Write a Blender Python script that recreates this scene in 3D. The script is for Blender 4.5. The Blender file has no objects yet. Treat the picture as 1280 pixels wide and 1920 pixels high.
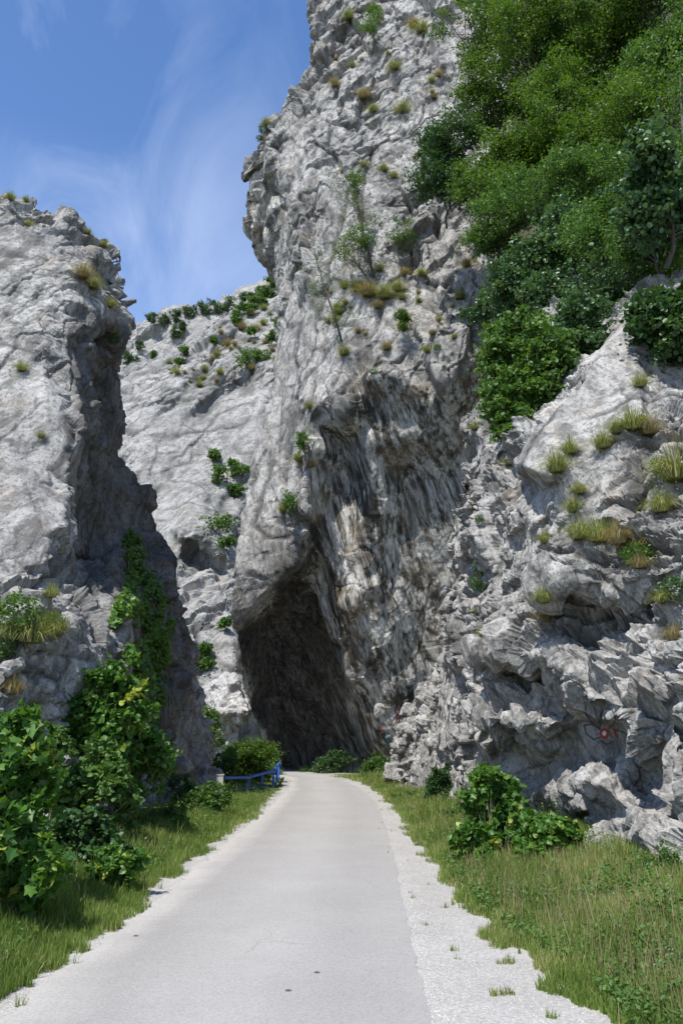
import bpy, math, random
import numpy as np
from mathutils import Vector
from mathutils.bvhtree import BVHTree
from mathutils.geometry import delaunay_2d_cdt
C = bpy.context.scene.collection
np.seterr(over='ignore')
rng = np.random.default_rng(7)
random.seed(7)
R = math.radians

# ------------------------------------------------------------------ camera geometry
F = 1550.0
PITCH = math.atan(413 / F)
ST, CT = math.sin(PITCH), math.cos(PITCH)
CAM = np.array([0.0, 0.0, 2.2])

def ray(px, py):
    px = np.asarray(px, float); py = np.asarray(py, float)
    u = (px - 640) / F; v = (960 - py) / F
    return np.stack([u, CT - v * ST, ST + v * CT], -1)

def at(px, py, Y):                      # a point of the place seen at a pixel, Y metres ahead
    d = ray(px, py)
    return CAM + d * (np.asarray(Y, float) / d[..., 1])[..., None]

def ground_at(px, py, z=0.0):
    d = ray(px, py)
    return CAM + d * ((z - CAM[2]) / d[..., 2])[..., None]

# ------------------------------------------------------------------ numpy noise
U = np.uint32
def _h(ix, iy, iz, s):
    n = ix.astype(U) * U(374761393) + iy.astype(U) * U(668265263) + iz.astype(U) * U(2147483629) + U((int(s) * 974634777) & 0xFFFFFFFF)
    n = (n ^ (n >> U(13))) * U(1274126177)
    n = (n ^ (n >> U(16))) * U(2246822519)
    n ^= n >> U(15)
    return (n >> U(8)).astype(np.float32) * np.float32(1 / 16777215)

def vnoise(p, s=0):                     # value noise, -1..1
    fi = np.floor(p); f = (p - fi).astype(np.float32); i = fi.astype(np.int32)
    f = f * f * f * (f * (f * 6 - 15) + 10)
    ax = [i[..., 0].astype(U) * U(374761393), (i[..., 0] + 1).astype(U) * U(374761393)]
    ay = [i[..., 1].astype(U) * U(668265263), (i[..., 1] + 1).astype(U) * U(668265263)]
    k = U((int(s) * 974634777) & 0xFFFFFFFF)
    az = [i[..., 2].astype(U) * U(2147483629) + k, (i[..., 2] + 1).astype(U) * U(2147483629) + k]
    def hh(n):
        n = (n ^ (n >> U(13))) * U(1274126177); n = (n ^ (n >> U(16))) * U(2246822519); n = n ^ (n >> U(15))
        return (n >> U(8)).astype(np.float32)
    fx, fy, fz = f[..., 0], f[..., 1], f[..., 2]
    def row(b, c):
        a0 = hh(ax[0] + ay[b] + az[c]); return a0 + fx * (hh(ax[1] + ay[b] + az[c]) - a0)
    p0, p1 = row(0, 0), row(1, 0); q0, q1 = row(0, 1), row(1, 1)
    p0 = p0 + fy * (p1 - p0); q0 = q0 + fy * (q1 - q0)
    return (p0 + fz * (q0 - p0)) * np.float32(2 / 16777215) - 1

def fbm(p, octs=4, s=0, gain=.5):
    a, t, r = 1.0, 0.0, 0
    for k in range(octs):
        r = r + a * vnoise(p * 2 ** k + 17.3 * k, s + k); t += a; a *= gain
    return r / t

def facets(p, s=0, w=.07, block=False):                     # broken-rock noise: tilted flat cells, plus distance to the cracks
    p = p.astype(np.float32); b = np.floor(p - .5).astype(np.int32)
    best = np.full(p.shape[:-1], 1e9, np.float32); sec = best.copy()
    val = np.zeros_like(best); val2 = val.copy()
    for dx in (0, 1):
        for dy in (0, 1):
            for dz in (0, 1):
                ix, iy, iz = b[..., 0] + dx, b[..., 1] + dy, b[..., 2] + dz
                rx = p[..., 0] - (ix + .15 + .7 * _h(ix, iy, iz, s + 1))
                ry = p[..., 1] - (iy + .15 + .7 * _h(ix, iy, iz, s + 2))
                rz = p[..., 2] - (iz + .15 + .7 * _h(ix, iy, iz, s + 3))
                d = ((np.maximum(np.maximum(np.abs(rx), np.abs(ry)), np.abs(rz)) ** 2) if block else (rx * rx + ry * ry + rz * rz)).astype(np.float32)
                v = (_h(ix, iy, iz, s + 4) - .5) * 1.0 + ((_h(ix, iy, iz, s + 5) - .5) * rx + (_h(ix, iy, iz, s + 6) - .5) * ry + (_h(ix, iy, iz, s + 7) - .5) * rz) * 1.9
                near = d < best
                sec = np.where(near, best, np.minimum(sec, d))
                val2 = np.where(near, val, np.where(d <= sec, v, val2))
                val = np.where(near, v, val); best = np.where(near, d, best)
    e = np.sqrt(sec) - np.sqrt(best)
    t = np.clip(e / w, 0, 1)
    return val * (.5 + .5 * t) + val2 * (.5 - .5 * t), e

# ------------------------------------------------------------------ mesh helpers
def mk(name, V, faces, mat, parent=None, smooth=False, attrs=None, loc=None):
    """faces: list of int arrays (n,k)"""
    V = np.asarray(V, np.float32)
    if loc is not None: V = V - np.asarray(loc, np.float32)
    me = bpy.data.meshes.new(name)
    if not isinstance(faces, (list, tuple)): faces = [faces]
    faces = [f for f in faces if len(f)]
    me.vertices.add(len(V)); me.vertices.foreach_set('co', V.ravel())
    loops = np.concatenate([f.ravel() for f in faces]).astype(np.int32)
    cnt = np.concatenate([np.full(len(f), f.shape[1]) for f in faces])
    st = np.concatenate([[0], np.cumsum(cnt)[:-1]]).astype(np.int32)
    me.loops.add(len(loops)); me.loops.foreach_set('vertex_index', loops)
    me.polygons.add(len(cnt)); me.polygons.foreach_set('loop_start', st)
    me.polygons.foreach_set('use_smooth', np.full(len(cnt), smooth))
    me.update(calc_edges=True); me.validate()
    for k, a in (attrs or {}).items():
        a = np.asarray(a, np.float32)
        if a.ndim == 1:
            at_ = me.attributes.new(k, 'FLOAT', 'POINT'); at_.data.foreach_set('value', a)
        else:
            at_ = me.attributes.new(k, 'FLOAT_VECTOR', 'POINT'); at_.data.foreach_set('vector', a.ravel())
    if mat is not None: me.materials.append(mat)
    o = bpy.data.objects.new(name, me); C.objects.link(o)
    if loc is not None: o.location = [float(q) for q in loc]
    if parent is not None: o.parent = parent; 
    return o

def tag(o, label=None, cat=None, group=None, kind=None):
    if label: o['label'] = label
    if cat: o['category'] = cat
    if group: o['group'] = group
    if kind: o['kind'] = kind
    return o

def empty(name, loc, label, cat, group=None):
    o = bpy.data.objects.new(name, None); C.objects.link(o)
    o.location = [float(q) for q in loc]; o.empty_display_size = .1
    return tag(o, label, cat, group)

def child(name, V, faces, mat, parent, **k):      # V in world coordinates; parent is an unrotated Empty
    V = np.asarray(V, float) - np.array(parent.location)
    return mk(name, V, faces, mat, parent, **k)

def tube(pts, rad, n=6):
    pts = np.asarray(pts, float); rad = np.broadcast_to(rad, (len(pts),))
    V = []; 
    for i, p in enumerate(pts):
        t = pts[min(i + 1, len(pts) - 1)] - pts[max(i - 1, 0)]
        t = t / (np.linalg.norm(t) + 1e-9)
        a = np.cross(t, [0, 0, 1] if abs(t[2]) < .9 else [1, 0, 0]); a /= np.linalg.norm(a)
        b = np.cross(t, a)
        for k in range(n):
            w = 2 * math.pi * k / n
            V.append(p + rad[i] * (a * math.cos(w) + b * math.sin(w)))
    Fq = [[i * n + k, i * n + (k + 1) % n, (i + 1) * n + (k + 1) % n, (i + 1) * n + k] for i in range(len(pts) - 1) for k in range(n)]
    return np.array(V), np.array(Fq)

def box(x0, x1, y0, y1, z0, z1):
    V = np.array([[x, y, z] for x in (x0, x1) for y in (y0, y1) for z in (z0, z1)], float)
    return V, np.array([[0, 1, 3, 2], [4, 6, 7, 5], [0, 4, 5, 1], [2, 3, 7, 6], [0, 2, 6, 4], [1, 5, 7, 3]])

def join(parts):
    V, Q, n = [], [], 0
    for v, q in parts:
        V.append(v); Q.append(q + n); n += len(v)
    return np.concatenate(V), np.concatenate(Q)

# ------------------------------------------------------------------ materials
class NT:
    def __init__(s, name):
        s.m = bpy.data.materials.new(name); s.m.use_nodes = True
        s.t = s.m.node_tree; s.n = s.t.nodes; s.l = s.t.links
        s.b = s.n['Principled BSDF']; s.out = s.n['Material Output']
    def node(s, ty, **k):
        x = s.n.new(ty)
        for a, b in k.items():
            if a.startswith('i_'): 
                x.inputs[a[2:].replace('_', ' ')].default_value = b
            else: setattr(x, a, b)
        return x
    def link(s, a, b): s.l.new(a, b)
    def attr(s, n): return s.node('ShaderNodeAttribute', attribute_name=n)
    def noise(s, vec, scale, detail=4, rough=.6, dist=0):
        x = s.node('ShaderNodeTexNoise'); x.inputs['Scale'].default_value = scale
        x.inputs['Detail'].default_value = detail; x.inputs['Roughness'].default_value = rough; x.inputs['Distortion'].default_value = dist
        if vec is not None: s.link(vec, x.inputs['Vector'])
        return x.outputs['Fac']
    def ramp(s, fac, stops):
        x = s.node('ShaderNodeValToRGB'); e = x.color_ramp.elements
        while len(e) < len(stops): e.new(.5)
        for q, (p, c) in zip(e, stops):
            q.position = p; q.color = (c if isinstance(c, tuple) else (c, c, c)) + (1,)
        s.link(fac, x.inputs['Fac']); return x.outputs['Color']
    def mix(s, fac, a, b, mode='MIX'):
        x = s.node('ShaderNodeMix', data_type='RGBA', blend_type=mode)
        for i, q in ((0, fac), (6, a), (7, b)):
            if hasattr(q, 'default_value') or hasattr(q, 'links'): s.link(q, x.inputs[i])
            else: x.inputs[i].default_value = q if i == 0 else (tuple(q) + (1,))
        return x.outputs[2]
    def math(s, op, a, b=0.0, c=0.0):
        x = s.node('ShaderNodeMath', operation=op)
        for i, q in enumerate((a, b, c)):
            if hasattr(q, 'links'): s.link(q, x.inputs[i])
            else: x.inputs[i].default_value = q
        return x.outputs[0]
    def bump(s, h, strength, dist, normal=None):
        x = s.node('ShaderNodeBump'); x.inputs['Strength'].default_value = strength; x.inputs['Distance'].default_value = dist
        s.link(h, x.inputs['Height'])
        if normal is not None: s.link(normal, x.inputs['Normal'])
        return x.outputs['Normal']

def rock_mat(name, light=(.45, .434, .405), mid=(.295, .283, .263), dark=(.10, .095, .085), warm=(.44, .33, .23), sc=1.0, streak=True, warm_amt=.5, bump=1.0):
    m = NT(name); geo = m.node('ShaderNodeNewGeometry'); P = geo.outputs['Position']
    fl = m.attr('flow').outputs['Vector']
    big = m.noise(P, .35 * sc, 5, .6)
    base = m.ramp(big, [(.3, mid), (.62, light)])
    n2 = m.noise(fl, 2.2 * sc, 8, .76, .15)
    base = m.mix(m.ramp(n2, [(.42, 0.0), (.56, 1.0)]), m.mix(.8, base, dark), base)      # lichen-dark patches along the run of the rock
    n3 = m.noise(P, 9 * sc, 6, .75)
    base = m.mix(m.ramp(n3, [(.38, .85), (.47, 0.0)]), base, tuple(x * .45 for x in mid))
    n4 = m.noise(P, .8 * sc, 6, .7, .6)
    base = m.mix(m.math('MULTIPLY', m.ramp(n4, [(.58, 0.0), (.72, 1.0)]), warm_amt), base, warm)
    n5 = m.noise(P, 28 * sc, 3, .7)
    base = m.mix(.65, base, m.ramp(n5, [(.3, .72), (.6, 1.0)]), 'MULTIPLY')
    for csc, cw, amt in ((.55, .030, .8), (1.7, .028, .6)):     # open joints and hairline cracks
        wn = m.node('ShaderNodeTexNoise'); wn.inputs['Scale'].default_value = csc * 2.5 * sc; wn.inputs['Detail'].default_value = 7; wn.inputs['Roughness'].default_value = .7; m.link(P, wn.inputs['Vector'])
        mv = m.node('ShaderNodeMix', data_type='VECTOR'); mv.inputs[0].default_value = .35 / csc / 2; m.link(P, mv.inputs[4]); m.link(wn.outputs['Color'], mv.inputs[5])
        cv = m.node('ShaderNodeTexVoronoi', feature='DISTANCE_TO_EDGE'); cv.inputs['Scale'].default_value = csc * sc; m.link(mv.outputs[1], cv.inputs['Vector'])
        cm = m.math('MULTIPLY', m.ramp(cv.outputs['Distance'], [(0.0, 1.0), (cw, 0.0)]), m.ramp(m.noise(P, csc * 1.3 * sc, 3, .6), [(.48, 0.0), (.58, amt)]))
        base = m.mix(cm, base, tuple(x * .6 for x in dark))
    base = m.mix(m.math('MULTIPLY', m.attr('crack').outputs['Fac'], .75), base, tuple(x * .55 for x in dark))      # soil and lichen held in the fissures
    if streak:
        st = m.attr('stain').outputs['Fac']
        s1 = m.math('ADD', m.math('MULTIPLY', m.noise(fl, 2.9, 8, .70, .1), .62), m.math('MULTIPLY', m.noise(fl, .75, 4, .6, .1), .38))
        s2 = m.noise(fl, 9.0, 6, .75, .1)
        sw = m.ramp(s1, [(.42, (.04, .037, .033)), (.475, (.14, .128, .103)), (.515, (.40, .385, .35)), (.59, (.68, .665, .62))])
        s2r = m.ramp(s2, [(.38, .30), (.52, 1.0)])
        sw = m.mix(.85, sw, s2r, 'MULTIPLY')
        br = m.noise(P, .5, 4, .6)
        sw = m.mix(m.math('MULTIPLY', m.ramp(br, [(.5, 0.0), (.65, 1.0)]), .5), sw, (.22, .165, .10))
        base = m.mix(st, base, sw)
        dk = m.attr('soot').outputs['Fac']  # painted shade of gully and cave, laid over the dark rock tone
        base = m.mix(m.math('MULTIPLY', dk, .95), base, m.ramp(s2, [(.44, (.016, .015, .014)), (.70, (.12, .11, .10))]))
    m.link(base, m.b.inputs['Base Color'])
    m.b.inputs['Roughness'].default_value = .9
    m.b.inputs['Specular IOR Level'].default_value = .2
    h = m.math('ADD', m.noise(fl, 3 * sc, 8, .75, .3), m.math('MULTIPLY', m.noise(P, 11 * sc, 8, .82), .55))
    m.link(m.bump(h, .8 * bump, .07 / sc), m.b.inputs['Normal'])
    return m.m

def leaf_mat(name, a, b, trans=.35, rough=.5, yellow=None):
    m = NT(name)
    t = m.attr('tint').outputs['Fac']
    col = m.ramp(t, [(0.0, a), (1.0, b)] if yellow is None else [(0.0, a), (.86, b), (1.0, yellow)])
    m.link(col, m.b.inputs['Base Color']); m.b.inputs['Roughness'].default_value = rough
    m.b.inputs['Specular IOR Level'].default_value = .35
    tr = m.node('ShaderNodeBsdfTranslucent')
    m.link(m.mix(1.0, col, (1.5, 1.45, .6), 'MULTIPLY'), tr.inputs['Color'])
    mx = m.node('ShaderNodeMixShader'); mx.inputs[0].default_value = trans
    m.link(m.b.outputs[0], mx.inputs[1]); m.link(tr.outputs[0], mx.inputs[2]); m.link(mx.outputs[0], m.out.inputs['Surface'])
    return m.m

def plain(name, col, rough=.8, var=.25, sc=12, metallic=0, bump=0):
    m = NT(name); P = m.node('ShaderNodeTexCoord').outputs['Object']
    n = m.noise(P, sc, 5, .65)
    c = m.ramp(n, [(.3, tuple(x * (1 - var) for x in col)), (.7, tuple(min(1, x * (1 + var)) for x in col))])
    m.link(c, m.b.inputs['Base Color']); m.b.inputs['Roughness'].default_value = rough; m.b.inputs['Metallic'].default_value = metallic
    if bump: m.link(m.bump(n, bump, .02), m.b.inputs['Normal'])
    return m.m

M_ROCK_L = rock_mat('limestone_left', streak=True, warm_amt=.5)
M_ROCK_C = rock_mat('limestone_streaked', sc=.7, warm_amt=.6)
M_ROCK_R = rock_mat('limestone_right', streak=False, sc=1.3, warm_amt=.6)
M_ROCK_F = rock_mat('limestone_far', sc=.3, streak=False, warm_amt=.3, light=(.38, .368, .348), mid=(.29, .28, .264), dark=(.15, .148, .135), bump=.8)
M_ROCK_P = rock_mat('limestone_pale', sc=.6, streak=False, warm_amt=.3, light=(.54, .52, .49), mid=(.42, .405, .385), dark=(.26, .25, .23))
M_SOIL = plain('hillside_soil', (.045, .045, .025), .95, .5, 1.5)
M_BARK = plain('bark', (.085, .075, .06), .9, .35, 8)
M_TWIG = plain('green_twig', (.14, .13, .07), .8, .3, 8)
L_YEL = leaf_mat('leaves_yellow_green', (0.042, 0.098, 0.010), (0.098, 0.170, 0.021), .4)
L_MID = leaf_mat('leaves_mid_green', (0.047, 0.107, 0.021), (0.107, 0.194, 0.040), .35)
L_DRK = leaf_mat('leaves_dark_green', (0.027, 0.070, 0.020), (0.067, 0.129, 0.038), .28, .42)
L_BLU = leaf_mat('leaves_blue_green', (0.037, 0.093, 0.037), (0.106, 0.180, 0.074), .28, .40)
L_MAP = leaf_mat('leaves_maple', (0.033, 0.100, 0.015), (0.094, 0.193, 0.029), .35, .42, (0.286, 0.330, 0.055))
L_FAR = leaf_mat('leaves_far', (0.053, 0.098, 0.045), (0.105, 0.158, 0.063), .2)
L_IVY = leaf_mat('leaves_ivy', (0.036, 0.102, 0.013), (0.122, 0.217, 0.028), .25, .4)
L_GRS = leaf_mat('grass_blades', (0.087, 0.148, 0.022), (0.184, 0.258, 0.055), .35, .6, (0.406, 0.357, 0.173))
L_TUF = leaf_mat('tuft_blades', (0.111, 0.150, 0.036), (0.260, 0.286, 0.098), .3, .6, (0.494, 0.377, 0.208))
L_DRY = leaf_mat('tuft_blades_dry', (.16, .14, .055), (.34, .27, .15), .3, .6)

# ------------------------------------------------------------------ relief rock masses
def inpoly(px, py, poly):
    r = np.zeros(px.shape, bool); n = len(poly)
    for i in range(n):
        x1, y1 = poly[i][:2]; x2, y2 = poly[(i + 1) % n][:2]
        if y1 == y2: continue
        c = ((y1 > py) != (y2 > py)) & (px < (x2 - x1) * (py - y1) / (y2 - y1) + x1)
        r ^= c
    return r

class Rock:
    def __init__(s, name, poly, pts, lines, step, mat, warp=12, edge=5, layers=(), cracks=.3, flow=(.1, 0, 1), flowk=.3,
                 back=8, blur=2, stain=None, soot=None, label=None, seed=0, calm=None, fine=0.0, maskfn=None, ledges=(), bias=(0, 0, 0), voxel=.1, joints=()):
        s.name = name; s.step = step
        allp = [tuple(p) for p in poly] + [tuple(p) for p in pts]
        edges = [(i, (i + 1) % len(poly)) for i in range(len(poly))]
        for ln in lines:
            b = len(allp); allp += [tuple(p) for p in ln]
            edges += [(b + i, b + i + 1) for i in range(len(ln) - 1)]
        def invt(p): return ray(p[0], p[1])[1] / p[2]
        vin = [Vector((p[0], p[1])) for p in allp]
        vo, eo, fo, ov, oe, of = delaunay_2d_cdt(vin, edges, [], 0, 1e-3)
        val = []
        for v, src in zip(vo, ov):
            if src: val.append(invt(allp[src[0]]))
            else:
                d = [((v.x - p[0]) ** 2 + (v.y - p[1]) ** 2, p) for p in allp]; d.sort(key=lambda q: q[0])
                w = [1 / (q[0] + 1) for q in d[:3]]; val.append(sum(a * invt(q[1]) for a, q in zip(w, d[:3])) / sum(w))
        xs = [p[0] for p in allp]; ys = [p[1] for p in allp]
        x0, x1, y0, y1 = min(xs), max(xs), min(ys), max(ys)
        s.x0, s.y0 = x0, y0
        gx, gy = np.meshgrid(np.arange(x0, x1 + step, step), np.arange(y0, y1 + step, step))
        H, W = gx.shape
        q = np.stack([gx / 60, gy / 60, np.full_like(gx, seed)], -1)
        wx = gx + warp * fbm(q, 3, seed + 50, .45); wy = gy + warp * fbm(q + 31, 3, seed + 60, .45)
        inv = np.full((H, W), np.nan)
        for f in fo:
            a, b, c = [vo[i] for i in f]; va, vb, vc = [val[i] for i in f]
            det = (b.y - c.y) * (a.x - c.x) + (c.x - b.x) * (a.y - c.y)
            if abs(det) < 1e-6: continue
            mx0, mx1 = min(a.x, b.x, c.x) - warp - 2, max(a.x, b.x, c.x) + warp + 2
            my0, my1 = min(a.y, b.y, c.y) - warp - 2, max(a.y, b.y, c.y) + warp + 2
            i0, i1 = max(0, int((my0 - y0) / step)), min(H, int((my1 - y0) / step) + 2)
            j0, j1 = max(0, int((mx0 - x0) / step)), min(W, int((mx1 - x0) / step) + 2)
            if i0 >= i1 or j0 >= j1: continue
            X = wx[i0:i1, j0:j1]; Y = wy[i0:i1, j0:j1]
            l1 = ((b.y - c.y) * (X - c.x) + (c.x - b.x) * (Y - c.y)) / det
            l2 = ((c.y - a.y) * (X - c.x) + (a.x - c.x) * (Y - c.y)) / det
            l3 = 1 - l1 - l2
            ok = (l1 >= -1e-4) & (l2 >= -1e-4) & (l3 >= -1e-4)
            sub = inv[i0:i1, j0:j1]; sub[ok] = (l1 * va + l2 * vb + l3 * vc)[ok]
        for _ in range(40):                                  # grow into holes left by the warp
            nan = np.isnan(inv)
            if not nan.any(): break
            acc = np.zeros_like(inv); cn = np.zeros_like(inv)
            z = np.pad(np.where(nan, 0, inv), 1); g = np.pad((~nan).astype(float), 1)
            for sl in ((slice(0, -2), slice(1, -1)), (slice(2, None), slice(1, -1)), (slice(1, -1), slice(0, -2)), (slice(1, -1), slice(2, None))):
                acc += z[sl]; cn += g[sl]
            fill = nan & (cn > 0); inv[fill] = (acc / np.maximum(cn, 1))[fill]
        inv = np.where(np.isnan(inv), np.nanmean(inv), inv)
        def bl(a, k):
            for _ in range(k):
                p = np.pad(a, ((1, 1), (1, 1)) + ((0, 0),) * (a.ndim - 2), 'edge')
                a = (p[:-2, 1:-1] + p[2:, 1:-1] + p[1:-1, :-2] + p[1:-1, 2:] + 2 * a) / 6
            return a
        inv = bl(inv, blur)
        d = ray(gx, gy); P = CAM + d / inv[..., None]
        ex = gx + edge * fbm(q * 3.1 + 5, 4, seed + 70); ey = gy + edge * fbm(q * 3.1 + 45, 4, seed + 75)
        mask = inpoly(ex, ey, poly)
        idx = -np.ones((H, W), np.int64); quad = mask[:-1, :-1] & mask[1:, :-1] & mask[:-1, 1:] & mask[1:, 1:]
        used = np.zeros((H, W), bool)
        used[:-1, :-1] |= quad; used[1:, :-1] |= quad; used[:-1, 1:] |= quad; used[1:, 1:] |= quad
        n = int(used.sum()); idx[used] = np.arange(n)
        i, j = np.nonzero(quad)
        Q = np.stack([idx[i, j], idx[i + 1, j], idx[i + 1, j + 1], idx[i, j + 1]], -1)
        Vf = P[used]; du_ = d[used]; du_ = du_ / np.linalg.norm(du_, axis=-1, keepdims=True)
        Vb = Vf + (du_ + np.array(bias)) * back
        qp = np.pad(quad, 1); be = []
        ii, jj = np.nonzero(quad & ~qp[:-2, 1:-1]); be.append(np.stack([idx[ii, jj + 1], idx[ii, jj]], -1))
        ii, jj = np.nonzero(quad & ~qp[2:, 1:-1]); be.append(np.stack([idx[ii + 1, jj], idx[ii + 1, jj + 1]], -1))
        ii, jj = np.nonzero(quad & ~qp[1:-1, :-2]); be.append(np.stack([idx[ii, jj], idx[ii + 1, jj]], -1))
        ii, jj = np.nonzero(quad & ~qp[1:-1, 2:]); be.append(np.stack([idx[ii + 1, jj + 1], idx[ii, jj + 1]], -1))
        be = np.concatenate(be)
        sides = np.stack([be[:, 1], be[:, 0], be[:, 0] + n, be[:, 1] + n], -1)
        tmp = mk('tmp', np.concatenate([Vf, Vb]), [Q, Q[:, ::-1] + n, sides], None)
        md = tmp.modifiers.new('r', 'REMESH'); md.mode = 'VOXEL'; md.voxel_size = voxel; md.adaptivity = 0
        dg = bpy.context.evaluated_depsgraph_get(); dg.update()
        me = bpy.data.meshes.new_from_object(tmp.evaluated_get(dg), depsgraph=dg)
        nv = len(me.vertices); V = np.empty(nv * 3, np.float32); me.vertices.foreach_get('co', V); V = V.reshape(-1, 3).astype(float)
        N = np.empty(nv * 3, np.float32); me.vertices.foreach_get('normal', N); N = N.reshape(-1, 3).astype(float)
        nl = len(me.loops); L = np.empty(nl, np.int32); me.loops.foreach_get('vertex_index', L)
        npg = len(me.polygons); ls = np.empty(npg, np.int32); me.polygons.foreach_get('loop_start', ls)
        lt = np.empty(npg, np.int32); me.polygons.foreach_get('loop_total', lt)
        Q = np.stack([L[ls], L[ls + 1], L[ls + 2], L[np.minimum(ls + 3, nl - 1)]], -1)[lt == 4].astype(np.int64)
        bpy.data.objects.remove(tmp); bpy.data.meshes.remove(me)
        to = V - CAM; to /= np.linalg.norm(to, axis=-1, keepdims=True)
        fn_ = np.cross(V[Q[:, 2]] - V[Q[:, 0]], V[Q[:, 3]] - V[Q[:, 1]]); fn_ /= np.linalg.norm(fn_, axis=-1, keepdims=True) + 1e-12
        if (fn_ * N[Q[:, 0]]).sum() < 0: fn_ = -fn_
        Q = Q[(fn_ * to[Q[:, 0]]).sum(-1) < .6]                    # the far side of the mass is never seen
        keep = np.zeros(len(V), bool); keep[Q.ravel()] = True
        mp = -np.ones(len(V), np.int64); mp[keep] = np.arange(keep.sum()); Q = mp[Q]; V = V[keep]; N = N[keep]; n = len(V)
        def sm(a, k):
            for _ in range(k):
                acc = a.copy(); cn = np.ones(n)
                for c0 in range(4):
                    A_, B_ = Q[:, c0], Q[:, (c0 + 1) % 4]
                    for ax in range(3): acc[:, ax] += np.bincount(A_, a[B_, ax], n) + np.bincount(B_, a[A_, ax], n)
                    cn += np.bincount(A_, minlength=n) + np.bincount(B_, minlength=n)
                a = acc / cn[:, None]
            return a
        V = sm(V, 1)
        N = sm(N, 5); N /= np.linalg.norm(N, axis=-1, keepdims=True) + 1e-12
        fd = np.array(flow, float); fd /= np.linalg.norm(fd)
        a = np.cross(fd, [0, 1, 0]); a /= np.linalg.norm(a); b = np.cross(fd, a)
        def fl(p): return np.stack([p @ a, p @ b, (p @ fd) * flowk], -1)
        def proj(p):
            r_ = p - CAM; fw = r_[:, 1] * CT + r_[:, 2] * ST; up = -r_[:, 1] * ST + r_[:, 2] * CT
            return 640 + F * r_[:, 0] / fw, 960 - F * up / fw
        px, py = proj(V)
        def msk(fn):                                              # smooth region weights worked out on a coarse photo grid
            g = 4; X, Y_ = np.meshgrid(np.arange(x0 - 40, x1 + 44, g), np.arange(y0 - 40, y1 + 44, g)); M_ = fn(X.astype(float), Y_.astype(float), None) if fn.__code__.co_argcount == 3 else fn(X.astype(float), Y_.astype(float))
            jj = np.clip((px - x0 + 40) / g, 0, X.shape[1] - 1.001); ii = np.clip((py - y0 + 40) / g, 0, X.shape[0] - 1.001)
            j0 = jj.astype(int); i0 = ii.astype(int); u = jj - j0; v = ii - i0
            return (M_[i0, j0] * (1 - u) + M_[i0, j0 + 1] * u) * (1 - v) + (M_[i0 + 1, j0] * (1 - u) + M_[i0 + 1, j0 + 1] * u) * v
        flowc = fl(V); calmv = np.ones(n) if calm is None else msk(calm)
        calmv = calmv * np.clip(.72 + 1.25 * fbm(V / (45 * voxel) * [1, 1, .6] + 13, 3, seed + 140), .22, 1.35)      # smooth slabs beside broken ground
        disp = np.zeros(n); cellv = 0
        for li, (sc, amp, aniso, cr) in enumerate(layers):
            if sc < 2.2 * voxel: continue
            base = flowc * [1, 1, 1.5] if aniso else V
            wq = base + .05 * sc * np.stack([fbm(base / sc * 1.3 + 9 * k + seed, 3, seed + 80 + k) for k in range(3)], -1)
            v, e = facets(wq / sc + seed * 3.7, seed * 13 + li * 31, max(.04, 1.2 * voxel / sc), bool(aniso))
            if li == 1: cellv = v
            disp += (v * amp - cr * amp * np.exp(-(e / max(.05, .8 * voxel / sc)) ** 2)) * calmv
        for (bd, per, amp) in ledges:                             # bedding ledges: each layer juts at its foot and is undercut below
            bd = np.array(bd, float); bd /= np.linalg.norm(bd)
            ph = (V @ bd) / per + .9 * cellv + .3 * fbm(V / per / 1.5 + 40, 4, seed + 120)
            fr = ph - np.floor(ph); wd = max(.05, 1.3 * voxel / per)
            saw = np.where(fr < wd, fr / wd, 1 - (fr - wd) / (1 - wd))
            patch = np.clip(.45 + 1.8 * fbm(V / per / 2.2 + 77, 3, seed + 130), 0, 1)
            disp += amp * (saw - .5) * patch * calmv ** 1.8
        crk = np.zeros(n)
        for ji, (jd, jsc, jk, dep) in enumerate(joints):          # long open fissures running with the grain
            jd = np.array(jd, float); jd /= np.linalg.norm(jd); a1 = np.cross(jd, [0, 1, .05]); a1 /= np.linalg.norm(a1); b1 = np.cross(jd, a1)
            c_ = np.stack([V @ a1, V @ b1 * .5, V @ jd * jk], -1) / jsc
            w_ = c_ + .12 * np.stack([fbm(V / jsc * 1.6 + 5 * k, 3, seed + 150 + k) for k in range(3)], -1)
            v = np.abs(vnoise(w_, seed + 160 + ji)); on = np.clip(3 * fbm(V / jsc * .6 + 3, 2, seed + 170 + ji) + .55, 0, 1)
            g_ = np.exp(-(v / max(.05, 1.1 * voxel / jsc)) ** 2) * on
            disp -= dep * g_ * np.maximum(calmv, .35); crk = np.maximum(crk, g_ * np.clip(dep / .12, 0, 1))
            disp += dep * .9 * (vnoise(w_ * .8 + 7, seed + 165 + ji)) * calmv
        if fine: disp += fine * fbm(flowc / .35, 4, seed + 5, .6)
        disp += .35 * voxel * fbm(V / voxel / 3.5, 2, seed + 6)
        V = V + N * disp[:, None]
        s.V, s.Q, s.N = V, Q, N
        A = {'flow': fl(V), 'crack': crk}
        A['stain'] = np.zeros(n) if stain is None else np.clip(msk(stain), 0, 1)
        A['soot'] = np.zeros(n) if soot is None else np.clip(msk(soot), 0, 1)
        s.obj = mk(name, V, Q, mat, attrs=A)
        tag(s.obj, label, None, None, 'structure')
        s.bvh = BVHTree.FromPolygons(V.tolist(), Q.tolist())
        print('ROCK', name, n, len(Q), flush=True)
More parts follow.
